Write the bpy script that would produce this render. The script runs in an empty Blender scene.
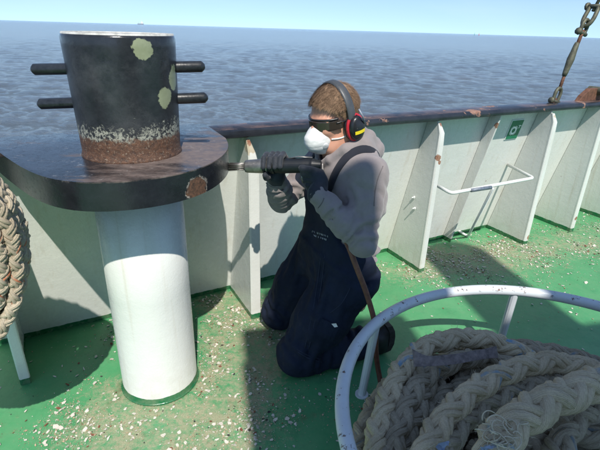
import bpy, bmesh, math, random
import numpy as np
from mathutils import Vector, Matrix

random.seed(7); RNG = np.random.default_rng(7)
scene = bpy.context.scene
COL = scene.collection

# ------------------------------------------------------------------ camera
F_PX, CAM_H, PITCH, ROLL = 451.0, 1.5, math.radians(23.5), math.radians(1.72)
cam_data = bpy.data.cameras.new('camera')
cam_data.sensor_width = 36.0; cam_data.lens = F_PX / 600.0 * 36.0
cam_data.clip_start = 0.05; cam_data.clip_end = 40000
cam = bpy.data.objects.new('camera', cam_data); COL.objects.link(cam)
cam.matrix_world = (Matrix.Translation((0, 0, CAM_H)) @ Matrix.Rotation(math.pi/2 - PITCH, 4, 'X')
                    @ Matrix.Rotation(ROLL, 4, 'Z'))
scene.camera = cam

# ------------------------------------------------------------------ light
SUN_EL, SUN_TRAVEL = math.radians(52), math.radians(-12)      # light travels towards azimuth -12 deg (left of +Y)
TRAVEL = np.array([math.sin(SUN_TRAVEL), math.cos(SUN_TRAVEL)])  # horizontal travel of the sunlight
SIDE = np.array([TRAVEL[1], -TRAVEL[0]])
world = bpy.data.worlds.new('World'); scene.world = world; world.use_nodes = True
wn = world.node_tree; bg = wn.nodes['Background']
sky = wn.nodes.new('ShaderNodeTexSky'); sky.sky_type = 'NISHITA'; sky.sun_disc = False
sky.sun_elevation = SUN_EL
sky.sun_rotation = math.atan2(-TRAVEL[0], -TRAVEL[1])
sky.air_density = 1.0; sky.dust_density = 0.15; sky.ozone_density = 2.2; sky.altitude = 5
wtc = wn.nodes.new('ShaderNodeTexCoord'); wad = wn.nodes.new('ShaderNodeVectorMath'); wad.operation = 'ADD'   # clear air down to the horizon
wad.inputs[1].default_value = (0, 0, 0.13); wn.links.new(wtc.outputs['Generated'], wad.inputs[0]); wn.links.new(wad.outputs[0], sky.inputs['Vector'])
wno = wn.nodes.new('ShaderNodeTexNoise'); wno.inputs['Scale'].default_value = 2.2; wno.inputs['Detail'].default_value = 7; wno.inputs['Roughness'].default_value = .6   # faint high cloud
wmp = wn.nodes.new('ShaderNodeMapping'); wmp.inputs['Scale'].default_value = (1, 1, 6); wn.links.new(wtc.outputs['Generated'], wmp.inputs[0]); wn.links.new(wmp.outputs[0], wno.inputs['Vector'])
wrg = wn.nodes.new('ShaderNodeMapRange'); wrg.inputs[1].default_value = .48; wrg.inputs[2].default_value = .8; wrg.inputs[4].default_value = .10; wn.links.new(wno.outputs[0], wrg.inputs[0])
wmx = wn.nodes.new('ShaderNodeMix'); wmx.data_type = 'RGBA'; wn.links.new(wrg.outputs[0], wmx.inputs[0]); wn.links.new(sky.outputs[0], wmx.inputs[6]); wmx.inputs[7].default_value = (6.3, 6.8, 7.2, 1)
wn.links.new(wmx.outputs[2], bg.inputs[0]); bg.inputs[1].default_value = 0.128
sd = bpy.data.lights.new('sun', 'SUN'); sd.energy = 4.1; sd.angle = math.radians(0.53); sd.color = (1.0, 0.945, 0.86)
so = bpy.data.objects.new('sun', sd); COL.objects.link(so)
to_light = Vector((TRAVEL[0]*math.cos(SUN_EL), TRAVEL[1]*math.cos(SUN_EL), -math.sin(SUN_EL)))
so.rotation_euler = to_light.to_track_quat('-Z', 'Y').to_euler(); so.location = (3, -6, 9)
vs = scene.view_settings
vs.view_transform = 'Standard'; vs.look = 'None'; vs.exposure = 0.52; vs.gamma = 1.0; vs.use_curve_mapping = False
scene.cycles.use_denoising = True
scene.cycles.max_bounces = 7

# ------------------------------------------------------------------ pixel helpers (a direction only)
_cp, _sp, _cr, _sr = math.cos(PITCH), math.sin(PITCH), math.cos(ROLL), math.sin(ROLL)
def ray(x, y):
    u = (x-300)/F_PX; v = -(y-225)/F_PX
    a = _cr*u - _sr*v; b = _sr*u + _cr*v
    return np.array([a, _cp + b*_sp, -_sp + b*_cp])
def onz(x, y, z=0.0):
    d = ray(x, y); return np.array([0, 0, CAM_H]) + d*(z-CAM_H)/d[2]
def ony(x, y, Y):
    d = ray(x, y); return np.array([0, 0, CAM_H]) + d*Y/d[1]
def onplane(x, y, p0, n):
    d = ray(x, y); o = np.array([0, 0, CAM_H]); p0 = np.array(p0); n = np.array(n)
    return o + d*((p0-o) @ n)/(d @ n)

# ------------------------------------------------------------------ object helpers
def mesh_obj(name, verts, faces, mat, parent=None, base=None, smooth=False, loc=None):
    v = np.asarray(verts, dtype=float)
    if base is not None: v = v - np.asarray(base, dtype=float)
    me = bpy.data.meshes.new(name)
    if isinstance(faces, np.ndarray):
        n, k = faces.shape
        me.vertices.add(len(v)); me.vertices.foreach_set('co', v.astype(np.float32).ravel())
        me.loops.add(n*k); me.loops.foreach_set('vertex_index', faces.astype(np.int32).ravel())
        me.polygons.add(n); me.polygons.foreach_set('loop_start', np.arange(0, n*k, k, dtype=np.int32))
        me.update(calc_edges=True)
    else: me.from_pydata(v.tolist(), [], faces)
    if mat is not None: me.materials.append(mat)
    if smooth: me.polygons.foreach_set('use_smooth', np.ones(len(me.polygons), dtype=bool))
    me.update()
    o = bpy.data.objects.new(name, me); COL.objects.link(o)
    if parent is not None: o.parent = parent
    if loc is not None: o.location = loc
    return o
def bm_obj(name, bm, mat, parent=None, smooth=None, loc=None):
    bmesh.ops.recalc_face_normals(bm, faces=bm.faces)
    me = bpy.data.meshes.new(name); bm.to_mesh(me); bm.free()
    if mat is not None: me.materials.append(mat)
    if smooth is not None:
        me.polygons.foreach_set('use_smooth', np.ones(len(me.polygons), dtype=bool))
        if smooth < 3: me.set_sharp_from_angle(angle=smooth)
    o = bpy.data.objects.new(name, me); COL.objects.link(o)
    if parent is not None: o.parent = parent
    if loc is not None: o.location = loc
    return o
def empty(name, loc=(0, 0, 0), rz=0.0):
    o = bpy.data.objects.new(name, None); COL.objects.link(o); o.location = loc; o.rotation_euler = (0, 0, rz)
    o.empty_display_size = 0.1
    return o
def tag(o, label=None, cat=None, group=None, kind=None):
    if label: o['label'] = label
    if cat: o['category'] = cat
    if group: o['group'] = group
    if kind: o['kind'] = kind
    return o
def bm_box(bm, x0, x1, y0, y1, z0, z1, bevel=0.0, seg=2):
    r = bmesh.ops.create_cube(bm, size=1.0)
    for v in r['verts']:
        v.co = Vector(((x0+x1)/2 + v.co.x*(x1-x0), (y0+y1)/2 + v.co.y*(y1-y0), (z0+z1)/2 + v.co.z*(z1-z0)))
    if bevel > 0:
        es = list({e for v in r['verts'] for e in v.link_edges})
        bmesh.ops.bevel(bm, geom=es, offset=bevel, segments=seg, affect='EDGES', profile=0.5)
def bm_prism(bm, outline, z0, z1, bevel=0.0, seg=2, axis='z'):
    """outline of (a,b); axis z -> (a,b,z); axis x -> (z,a,b)"""
    def P(a, b, c): return (a, b, c) if axis == 'z' else (c, a, b)
    lo = [bm.verts.new(P(a, b, z0)) for a, b in outline]; hi = [bm.verts.new(P(a, b, z1)) for a, b in outline]
    n = len(outline); f0 = bm.faces.new(lo); f1 = bm.faces.new(hi)
    for i in range(n): bm.faces.new((lo[i], lo[(i+1) % n], hi[(i+1) % n], hi[i]))
    if bevel > 0:
        es = list(set(f0.edges) | set(f1.edges))
        bmesh.ops.bevel(bm, geom=es, offset=bevel, segments=seg, affect='EDGES', profile=0.5)
def lathe(profile, seg=48, axis_p=(0, 0, 0), axis_d=(0, 0, 1), cap=True):
    """profile list of (t along axis, radius) -> verts, faces"""
    d = np.array(axis_d, float); d /= np.linalg.norm(d)
    a = np.cross(d, [0, 0, 1.0] if abs(d[2]) < .9 else [1.0, 0, 0]); a /= np.linalg.norm(a); b = np.cross(d, a)
    p0 = np.array(axis_p, float); V = []; Fc = []
    th = np.linspace(0, 2*math.pi, seg, endpoint=False)
    for t, r in profile:
        V.append(p0 + d*t + r*(np.outer(np.cos(th), a) + np.outer(np.sin(th), b)))
    V = np.vstack(V); n = len(profile)
    for i in range(n-1):
        for j in range(seg):
            k = (j+1) % seg
            Fc.append((i*seg+j, i*seg+k, (i+1)*seg+k, (i+1)*seg+j))
    if cap:
        Fc.append(tuple(range(seg))[::-1]); Fc.append(tuple(range((n-1)*seg, n*seg)))
    return V, Fc
def catmull(P, n_per=12, closed=False):
    P = np.asarray(P, float); out = []
    N = len(P); rng = range(N if closed else N-1)
    for i in rng:
        if closed: p0, p1, p2, p3 = P[(i-1) % N], P[i], P[(i+1) % N], P[(i+2) % N]
        else: p0, p1, p2, p3 = P[max(i-1, 0)], P[i], P[i+1], P[min(i+2, N-1)]
        t = np.linspace(0, 1, n_per, endpoint=False)[:, None]
        out.append(.5*((2*p1) + (-p0+p2)*t + (2*p0-5*p1+4*p2-p3)*t**2 + (-p0+3*p1-3*p2+p3)*t**3))
    if not closed: out.append(P[-1:])
    return np.vstack(out)
def resample(P, n):
    s = np.r_[0, np.cumsum(np.linalg.norm(np.diff(P, axis=0), axis=1))]
    t = np.linspace(0, s[-1], n)
    return np.stack([np.interp(t, s, P[:, k]) for k in range(3)], 1), s[-1]
def frames(P):
    T = np.gradient(P, axis=0); T /= np.linalg.norm(T, axis=1)[:, None] + 1e-12
    N = np.zeros_like(P); up = np.array([0, 0, 1.0]) if abs(T[0][2]) < .9 else np.array([1.0, 0, 0])
    n = up - (up @ T[0])*T[0]; N[0] = n/np.linalg.norm(n)
    for i in range(1, len(P)):
        n = N[i-1] - (N[i-1] @ T[i])*T[i]; N[i] = n/(np.linalg.norm(n)+1e-12)
    return T, N, np.cross(T, N)
def tube(P, r, seg=10, cap=True, flat=1.0):
    P = np.asarray(P, float); T, N, B = frames(P)
    r = np.broadcast_to(np.asarray(r, float), (len(P),))
    th = np.linspace(0, 2*math.pi, seg, endpoint=False)
    V = P[:, None, :] + r[:, None, None]*(np.cos(th)[None, :, None]*N[:, None, :]*flat + np.sin(th)[None, :, None]*B[:, None, :])
    n = len(P); V = V.reshape(-1, 3); Fc = []
    for i in range(n-1):
        for j in range(seg):
            k = (j+1) % seg; Fc.append((i*seg+j, i*seg+k, (i+1)*seg+k, (i+1)*seg+j))
    if cap: Fc.append(tuple(range(seg))[::-1]); Fc.append(tuple(range((n-1)*seg, n*seg)))
    return V, Fc
def merge(parts):
    V = []; Fc = []; o = 0
    for v, f in parts:
        V.append(np.asarray(v)); Fc += [tuple(i+o for i in q) for q in f]; o += len(v)
    return np.vstack(V), Fc

# ------------------------------------------------------------------ materials
class NT:
    def __init__(s, name):
        s.m = bpy.data.materials.new(name); s.m.use_nodes = True
        s.t = s.m.node_tree; s.b = s.t.nodes['Principled BSDF']; s.out = s.t.nodes['Material Output']
        s.tc = s.t.nodes.new('ShaderNodeTexCoord')
    def n(s, typ, **kw):
        nd = s.t.nodes.new(typ)
        for k, v in kw.items(): setattr(nd, k, v)
        return nd
    def l(s, a, b): s.t.links.new(a, b)
    def val(s, x, sock):
        if hasattr(x, 'links') or isinstance(x, bpy.types.NodeSocket): s.l(x, sock)
        else: sock.default_value = x
    def noise(s, scale, detail=6, rough=.6, vec=None, dist=0.0):
        nd = s.n('ShaderNodeTexNoise'); nd.inputs['Scale'].default_value = scale; nd.inputs['Detail'].default_value = detail
        nd.inputs['Roughness'].default_value = rough; nd.inputs['Distortion'].default_value = dist
        s.l(vec if vec is not None else s.tc.outputs['Object'], nd.inputs['Vector']); return nd.outputs['Fac']
    def mapv(s, scale, vec=None):
        nd = s.n('ShaderNodeMapping'); nd.inputs['Scale'].default_value = scale
        s.l(vec if vec is not None else s.tc.outputs['Object'], nd.inputs['Vector']); return nd.outputs[0]
    def ramp(s, f, a, b):
        nd = s.n('ShaderNodeMapRange'); nd.inputs[1].default_value = a; nd.inputs[2].default_value = b
        s.val(f, nd.inputs[0]); return nd.outputs[0]
    def math(s, op, a, b=0.0):
        nd = s.n('ShaderNodeMath', operation=op); s.val(a, nd.inputs[0]); s.val(b, nd.inputs[1]); return nd.outputs[0]
    def mix(s, f, a, b):
        nd = s.n('ShaderNodeMix', data_type='RGBA'); s.val(f, nd.inputs[0])
        for x, k in ((a, 6), (b, 7)):
            if isinstance(x, tuple): nd.inputs[k].default_value = (*x, 1) if len(x) == 3 else x
            else: s.l(x, nd.inputs[k])
        return nd.outputs[2]
    def sep(s, vec=None):
        nd = s.n('ShaderNodeSeparateXYZ'); s.l(vec if vec is not None else s.tc.outputs['Object'], nd.inputs[0]); return nd.outputs
    def dist(s, p, vec=None):
        nd = s.n('ShaderNodeVectorMath', operation='DISTANCE'); s.l(vec if vec is not None else s.tc.outputs['Object'], nd.inputs[0])
        nd.inputs[1].default_value = p; return nd.outputs['Value']
    def bump(s, h, strength=.3, distance=.01, normal=None):
        nd = s.n('ShaderNodeBump'); nd.inputs['Strength'].default_value = strength; nd.inputs['Distance'].default_value = distance
        s.l(h, nd.inputs['Height'])
        if normal is not None: s.l(normal, nd.inputs['Normal'])
        return nd.outputs[0]
    def fin(s, col=None, rough=.5, metal=0.0, normal=None, spec=.5):
        if col is not None:
            if isinstance(col, tuple): s.b.inputs['Base Color'].default_value = (*col, 1)
            else: s.l(col, s.b.inputs['Base Color'])
        s.val(rough, s.b.inputs['Roughness']); s.val(metal, s.b.inputs['Metallic'])
        s.b.inputs['Specular IOR Level'].default_value = spec
        if normal is not None: s.l(normal, s.b.inputs['Normal'])
        return s.m
def plain(name, col, rough=.5, metal=0.0, var=.12, scale=30, bump=.15, bdist=.002, spec=.5):
    t = NT(name); f = t.noise(scale, 6, .65)
    c = t.mix(t.ramp(f, .3, .7), tuple(x*(1-var) for x in col), tuple(min(1, x*(1+var)) for x in col))
    return t.fin(c, rough, metal, t.bump(f, bump, bdist), spec)

GREEN = (0.036, 0.235, 0.088)
def m_white_paint(name, boot=True, col=(.66, .705, .67), chips=()):
    t = NT(name); z = t.sep()[2]
    big = t.noise(2.3, 5, .6); fine = t.noise(150, 3, .5); mid = t.noise(22, 5, .6)
    c = t.mix(t.ramp(big, .3, .75), col, tuple(x*.9 for x in col))
    streak = t.noise(1.0, 5, .6, t.mapv((26, 26, 1.2)))
    c = t.mix(t.math('MULTIPLY', t.ramp(streak, .56, .80), .42), c, (.42, .35, .24))
    spots = t.noise(14, 8, .7)
    rust = t.ramp(spots, .70, .715)
    c = t.mix(t.math('MULTIPLY', rust, .75), c, (.16, .06, .03))
    for (p, r_, k_) in chips:
        dd = t.math('ADD', t.dist(p), t.math('MULTIPLY', t.math('SUBTRACT', t.noise(45, 5, .7), .5), r_*1.6))
        c = t.mix(t.ramp(dd, r_, r_*.85), c, t.mix(t.ramp(t.noise(90, 4, .6), .35, .65), (.24, .10, .06), (.36, .24, .17)) if k_ else (.50, .44, .33))
    if boot:
        edge = t.math('ADD', z, t.math('MULTIPLY', t.math('SUBTRACT', mid, .5), .012))
        low = t.math('LESS_THAN', edge, .031)
        c = t.mix(low, c, (.012, .13, .05))
        dirt = t.math('MULTIPLY', t.ramp(z, .22, .03), t.ramp(mid, .4, .75))
        c = t.mix(t.math('MULTIPLY', dirt, .3), c, (.36, .31, .22))
    h = t.math('ADD', t.math('MULTIPLY', mid, .7), t.math('MULTIPLY', fine, .25))
    return t.fin(c, t.ramp(mid, .1, 1.6), 0, t.bump(h, .38, .005))
M_white = m_white_paint('white_ship_paint', col=(.66, .675, .635), chips=(((.755, -.355, .80), .022, 1), ((.77, -.355, .77), .014, 1), ((-.47, -.34, .985), .05, 0), ((-.478, -.35, 1.0), .02, 1), ((1.83, -.37, .06), .02, 1), ((.76, -.34, 1.005), .018, 1), ((1.30, -.3, .95), .02, 1), ((1.81, -.36, .99), .014, 0), ((2.41, -.37, .12), .018, 1)))
M_rod = m_white_paint('white_rod_paint', boot=False, col=(.72, .74, .72))

def m_black_rail():
    t = NT('black_rail_paint'); f = t.noise(9, 8, .7); g = t.noise(60, 6, .7); x = t.sep()
    chip = t.ramp(t.noise(3.1, 7, .72), .615, .635)
    c = t.mix(t.ramp(f, .35, .7), (.012, .014, .018), (.03, .033, .04))
    rust = t.mix(t.ramp(g, .3, .7), (.19, .085, .055), (.32, .20, .15))
    c = t.mix(chip, c, rust)
    top = t.math('GREATER_THAN', x[2], 1.0625)
    dust = t.math('MULTIPLY', top, t.ramp(t.noise(5, 7, .7), .42, .6))
    c = t.mix(t.math('MULTIPLY', dust, .5), c, (.19, .12, .095))
    h = t.math('SUBTRACT', t.math('MULTIPLY', g, .3), chip)
    return t.fin(c, t.math('ADD', .22, t.math('MULTIPLY', chip, .5)), 0, t.bump(h, .5, .003))
M_rail = m_black_rail()

def m_deck():
    t = NT('green_deck_paint')
    at = t.n('ShaderNodeAttribute'); at.attribute_name = 'dirt'; d = at.outputs['Fac']
    f = t.noise(3.0, 8, .65); g = t.noise(38, 8, .7); fine = t.noise(220, 4, .7)
    c = t.mix(t.ramp(f, .3, .7), GREEN, (.068, .295, .125))
    c = t.mix(t.math('MULTIPLY', t.ramp(t.noise(7, 7, .75), .52, .7), .45), c, (.016, .13, .055))
    k = t.math('ADD', d, t.math('MULTIPLY', t.math('SUBTRACT', g, .5), 2.2))
    k = t.math('ADD', k, t.math('MULTIPLY', t.math('SUBTRACT', t.noise(8, 6, .7), .5), 1.5))
    k = t.ramp(k, .70, 1.3)
    dust = t.mix(t.ramp(fine, .3, .7), (.25, .19, .125), (.50, .41, .29))
    c = t.mix(t.math('MULTIPLY', k, .70), c, dust)
    c = t.mix(t.math('MULTIPLY', t.ramp(t.noise(11, 8, .75), .3, .8), .22), c, (.30, .33, .22))
    # dark rusty stains
    st = t.math('MULTIPLY', t.ramp(t.noise(5.5, 6, .65), .60, .72), t.ramp(d, .1, .6))
    c = t.mix(t.math('MULTIPLY', st, .55), c, (.10, .075, .03))
    rough = t.math('ADD', .42, t.math('MULTIPLY', k, .4))
    h = t.math('ADD', t.math('MULTIPLY', g, .6), t.math('MULTIPLY', t.math('MULTIPLY', fine, k), .8))
    return t.fin(c, rough, 0, t.bump(h, .5, .004))
M_deck = m_deck()

def m_sea():
    t = NT('sea_water'); geo = t.n('ShaderNodeNewGeometry'); P = geo.outputs['Position']
    a = t.noise(2.6, 5, .62, t.mapv((1, 1.4, 1), P), .3); b = t.noise(.45, 5, .6, P)
    big = t.noise(.018, 4, .5, t.mapv((1, 3, 1), P))
    c = t.mix(t.ramp(big, .35, .7), (.108, .146, .188), (.13, .155, .18))
    c2 = t.noise(5.0, 5, .65, t.mapv((1, 1.5, 1), P), .2)
    n = t.bump(t.math('ADD', t.math('ADD', a, t.math('MULTIPLY', c2, .45)), t.math('MULTIPLY', b, 1.3)), .8, .42)
    ripple_shade = t.noise(.16, 9, .75, t.mapv((.5, 1.6, 1), P))
    c = t.mix(t.ramp(ripple_shade, .38, .66), c, (.085, .105, .12))  # darker patches in the colour stand in for ripple shading far out
    t.b.inputs['IOR'].default_value = 1.33
    return t.fin(c, .09, 0, n)
M_sea = m_sea()

def m_drum():
    """black enamel, chipped to primer and rust near the foot; pale green primer dabs"""
    t = NT('chipped_black_enamel'); x = t.sep(); z = x[2]
    f = t.noise(16, 7, .7); g = t.noise(75, 7, .75); v = t.noise(140, 3, .6)
    c = t.mix(t.ramp(f, .3, .75), (.010, .011, .013), (.032, .034, .037))
    # grey worn scuffs
    c = t.mix(t.math('MULTIPLY', t.ramp(t.noise(7, 9, .78), .50, .70), .5), c, (.075, .078, .08))
    e = t.math('ADD', z, t.math('MULTIPLY', t.math('SUBTRACT', g, .5), .17))
    e = t.math('ADD', e, t.math('MULTIPLY', t.math('SUBTRACT', t.noise(9, 4, .6), .5), .10))
    # x grows along the front: pale chips band above rust
    primer = t.math('MULTIPLY', t.ramp(e, .118, .10), t.math('GREATER_THAN', t.noise(80, 6, .75), .485))
    c = t.mix(t.math('MULTIPLY', primer, .9), c, (.33, .335, .27))
    rustm = t.ramp(t.math('ADD', z, t.math('MULTIPLY', t.math('SUBTRACT', t.noise(30, 6, .7), .5), .07)), .082, .07)
    rust = t.mix(t.ramp(g, .35, .68), (.045, .026, .018), (.165, .080, .042))
    rust = t.mix(t.math('MULTIPLY', t.ramp(v, .58, .7), .7), rust, (.36, .30, .22))
    c = t.mix(rustm, c, rust)
    for (p, r, sy) in DABS:
        dv = t.n('ShaderNodeVectorMath', operation='SUBTRACT'); t.l(t.tc.outputs['Object'], dv.inputs[0]); dv.inputs[1].default_value = p
        mp = t.mapv((1, 1, sy), dv.outputs[0]); ln = t.n('ShaderNodeVectorMath', operation='LENGTH'); t.l(mp, ln.inputs[0])
        dd = t.math('ADD', ln.outputs['Value'], t.math('MULTIPLY', t.math('SUBTRACT', t.noise(19, 8, .68), .5), .055))
        c = t.mix(t.ramp(dd, r, r-.003), c, t.mix(t.ramp(f, .35, .65), (.225, .25, .145), (.28, .305, .19)))
    h = t.math('ADD', t.math('MULTIPLY', f, .5), t.math('MULTIPLY', t.math('MULTIPLY', g, t.ramp(z, .16, .05)), 1.6))
    return t.fin(c, t.ramp(z, .5, -.35), 0, t.bump(h, .55, .006))
def m_table():
    t = NT('worn_black_plate'); x = t.sep(); z = x[2]
    f = t.noise(7, 8, .72); g = t.noise(60, 7, .7); s = t.noise(4, 7, .7, t.mapv((1, 2.4, 1)))
    c = t.mix(t.ramp(f, .35, .7), (.009, .010, .012), (.022, .024, .029))
    top = t.math('GREATER_THAN', z, .0885)
    wear = t.math('MULTIPLY', top, t.ramp(t.math('ADD', s, t.math('MULTIPLY', t.ramp(t.dist((.16, .05, .1)), .5, .05), .26)), .57, .74))
    c = t.mix(t.math('MULTIPLY', wear, .62), c, t.mix(t.ramp(g, .3, .7), (.14, .10, .085), (.27, .21, .18)))
    rp = t.math('ADD', t.dist(RUST_SPOT), t.math('MULTIPLY', t.math('SUBTRACT', t.noise(22, 6, .65), .5), .075))
    rm = t.ramp(rp, .048, .044)
    c = t.mix(t.math('MULTIPLY', t.ramp(rp, .053, .047), t.ramp(t.noise(55, 4, .6), .42, .56)), c, (.40, .36, .31))
    c = t.mix(rm, c, t.mix(t.ramp(t.noise(110, 5, .8), .35, .65), (.04, .026, .018), (.17, .085, .05)))
    edge = t.math('MULTIPLY', t.ramp(t.noise(28, 6, .75), .60, .66), t.ramp(z, .085, .1))
    c = t.mix(t.math('MULTIPLY', edge, .7), c, (.38, .37, .35))
    h = t.math('SUBTRACT', t.math('MULTIPLY', g, .5), rm)
    return t.fin(c, t.math('ADD', t.ramp(g, .1, 1.9), t.math('MULTIPLY', t.math('ADD', wear, rm), .3)), 0, t.bump(h, .4, .004))

def m_rope(name, light, dark, marker, amount=1.0):
    t = NT(name); uv = t.n('ShaderNodeUVMap'); uv.uv_map = 'UVMap'
    s = t.sep(uv.outputs[0]); u, v = s[0], s[1]
    at = t.n('ShaderNodeAttribute'); at.attribute_name = 'marker'
    big = t.noise(6, 6, .65); fine = t.noise(160, 5, .7)
    yarn = t.math('SINE', t.math('MULTIPLY', t.math('ADD', t.math('MULTIPLY', v, 9), t.math('MULTIPLY', u, 1.6)), 6.2832))
    thread = t.math('SINE', t.math('MULTIPLY', t.math('ADD', t.math('MULTIPLY', v, 34), t.math('MULTIPLY', u, 9)), 6.2832))
    c = t.mix(t.ramp(big, .32, .7), light, dark)
    c = t.mix(t.math('MULTIPLY', t.ramp(fine, .45, .75), .5), c, tuple(x*.5 for x in dark))
    fr = t.math('FRACT', t.math('ADD', v, t.math('MULTIPLY', u, .17)))
    mk = t.math('MULTIPLY', t.math('LESS_THAN', fr, .16), at.outputs['Fac'])
    mk = t.math('MULTIPLY', mk, t.ramp(t.noise(30, 4, .6), .38, .55))
    c = t.mix(t.math('MULTIPLY', mk, .75*amount), c, marker)
    h = t.math('ADD', t.math('MULTIPLY', yarn, .5), t.math('ADD', t.math('MULTIPLY', thread, .22), t.math('MULTIPLY', fine, .8)))
    return t.fin(c, .85, 0, t.bump(h, .8, .003), .2)

def m_cloth(name, col, var=.25, weave=650, sheen=.2, dirt=None, rough=.9):
    t = NT(name); f = t.noise(9, 6, .65); w = t.noise(weave, 2, .5); g = t.noise(42, 5, .6)
    c = t.mix(t.ramp(f, .3, .7), tuple(x*(1-var) for x in col), tuple(x*(1+var) for x in col))
    if dirt: c = t.mix(t.math('MULTIPLY', t.ramp(t.noise(14, 8, .75), .58, .72), .45), c, dirt)
    h = t.math('ADD', t.math('MULTIPLY', g, 1.0), t.math('MULTIPLY', w, .35))
    t.b.inputs['Sheen Weight'].default_value = sheen
    return t.fin(c, rough, 0, t.bump(h, .5, .004), .25)

# ------------------------------------------------------------------ sea and far ships
SEA_Z = -2.9
def build_sea():
    th = np.concatenate([np.radians(np.linspace(-42, 42, 640)), np.radians(np.linspace(44, 316, 130))])
    r = np.concatenate([[1.5, 4.0], 6.0*1.0096**np.arange(0, 800)])
    R, T = np.meshgrid(r, th, indexing='ij')
    X = R*np.sin(T); Y = R*np.cos(T); Z = np.zeros_like(X)
    rng = np.random.default_rng(3); ncut = 520; Rn, Xn, Yn = R[:ncut], X[:ncut], Y[:ncut]
    spacing = np.maximum(Rn*.0096, .05)
    for i in range(54):
        lam = .36*1.047**i * rng.uniform(.85, 1.15)
        a = math.radians(200) + rng.normal(0, .8)
        k = 2*math.pi/lam; amp = .0052*lam**.60*rng.uniform(.5, 1.25)
        ph = k*(Xn*math.sin(a) + Yn*math.cos(a)) + rng.uniform(0, 6.28)
        fade = np.clip(lam/(spacing*2.6) - .6, 0, 1)
        s = np.sin(ph + .5*np.sin(ph*.31+i))
        Z[:ncut] += amp*fade*(s + .35*(np.abs(s)-.6))
    Z[:3] *= .3
    V = np.stack([X, Y, SEA_Z + Z], -1).reshape(-1, 3)
    nr, nt = R.shape
    i, j = np.meshgrid(np.arange(nr-1), np.arange(nt), indexing='ij'); j2 = (j+1) % nt
    Fc = np.stack([i*nt+j, i*nt+j2, (i+1)*nt+j2, (i+1)*nt+j], -1).reshape(-1, 4)[:, ::-1]
    o = mesh_obj('sea', V, Fc, M_sea, smooth=True); tag(o, kind='structure')
build_sea()
M_hullfar = plain('far_hull', (.20, .24, .29), .6); M_superfar = plain('far_white', (.75, .76, .76), .6); M_redfar = plain('far_red', (.55, .06, .05), .6)
M_greenfar = plain('far_green', (.05, .30, .20), .6)
def far_ship(px, dist, length, label, hull_m, sup_m):
    d = ray(px, 28); az = math.atan2(d[0], d[1])
    e = empty('cargo_ship', (dist*math.sin(az), dist*math.cos(az), SEA_Z), -az)
    tag(e, label, 'ship')
    L = length/2; bm = bmesh.new()
    bm_prism(bm, [(-L, 0), (-L*1.05, 8), (L*.94, 8), (L*1.06, 10), (L, 0)], -8, 8, .4)
    for v in bm.verts: v.co = Vector((v.co.x, v.co.z, v.co.y))
    bm_obj('hull', bm, hull_m, e)
    bm = bmesh.new(); bm_box(bm, L*.2, L*.75, -6, 6, 8.2, 18, .5); bm_box(bm, L*.3, L*.6, -5, 5, 18.2, 24, .4)
    bm_obj('superstructure', bm, sup_m, e)
    v, f = lathe([(0, .9), (14, .5)], 8, (L*.45, 0, 24)); mesh_obj('mast', v, f, sup_m, e)
    v, f = lathe([(0, .7), (14, .4)], 8, (-L*.6, 0, 8)); mesh_obj('foremast', v, f, hull_m, e)
far_ship(141, 4600, 52, 'tiny white cargo ship on the horizon above the black bollard', M_hullfar, M_superfar)
def far_buoy(px, dist, mat, label):
    d = ray(px, 33); az = math.atan2(d[0], d[1])
    e = empty('channel_buoy', (dist*math.sin(az), dist*math.cos(az), SEA_Z)); tag(e, label, 'buoy', 'buoys on the horizon')
    v, f = lathe([(-1, 1.9), (1.2, 2.1), (1.6, 1.6)], 14); mesh_obj('float', v, f, mat, e)
    v, f = lathe([(1.6, 1.2), (7, .5)], 10); mesh_obj('tower', v, f, mat, e)
    v, f = lathe([(7, .05), (7.2, .8), (8.6, .8), (8.8, .05)], 10); mesh_obj('top_mark', v, f, mat, e)
far_buoy(479.3, 2300, M_redfar, 'red channel buoy far out on the horizon')
far_buoy(474.7, 2400, M_greenfar, 'green channel buoy far out on the horizon')

# ------------------------------------------------------------------ bulwark frame: local x along the rail, -y inboard
BA = math.atan(.55); B0 = np.array([0, 2.65, 0]); BU = np.array([math.cos(BA), math.sin(BA), 0]); BN = np.array([math.sin(BA), -math.cos(BA), 0])
def bw(s, y, z): return B0 + BU*s - BN*y + np.array([0, 0, z])     # y>0 outboard
def bw_local(p): d = np.asarray(p)-B0; return np.array([d @ BU, -(d @ BN), d[2]])
S0, S1 = -3.4, 4.6
RAIL_TOP = 1.065
PK = -.233                                       # the bulwark leans inboard
def plate_y(z): return PK*z
def on_plate(x, y, off=0.0):   # pixel on the inner face of the plating
    n = np.array([0, -1, PK]); nw = BU*n[0] - BN*n[1] + np.array([0, 0, n[2]])
    return onplane(x, y, bw(0, -off, 0), nw)

# deck: one sheet, with dirt where the scraping litter lies
def dirt_field(X, Y):
    d = np.zeros_like(X)
    for (cx, cy, sx, sy, a) in ((-.36, 2.02, .18, .16, 1.0), (-.42, 2.3, .26, .10, .9), (-.30, 1.72, .12, .25, .95), (-.35, 1.38, .16, .2, .9), (-.5, 1.25, .28, .14, .75),
                                (-.78, 1.62, .10, .16, .55), (-.9, 1.95, .14, .12, .55), (-.66, 1.36, .2, .12, .45), (-.95, 1.42, .22, .16, .45), (-.12, 1.9, .12, .22, .75),
                                (.75, 2.62, .2, .14, .75), (.95, 2.95, .2, .14, .95), (1.25, 2.85, .25, .2, .6), (1.5, 3.0, .3, .25, .7), (2.1, 3.2, .4, .25, .7), (2.6, 3.5, .4, .3, .6), (.5, 2.75, .15, .1, .5), (0.1, 1.45, .2, .2, .4)):
        d = d + a*np.exp(-.5*(((X-cx)/sx)**2 + ((Y-cy)/sy)**2))
    return np.clip(d + .06, 0, 1.1)
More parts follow.
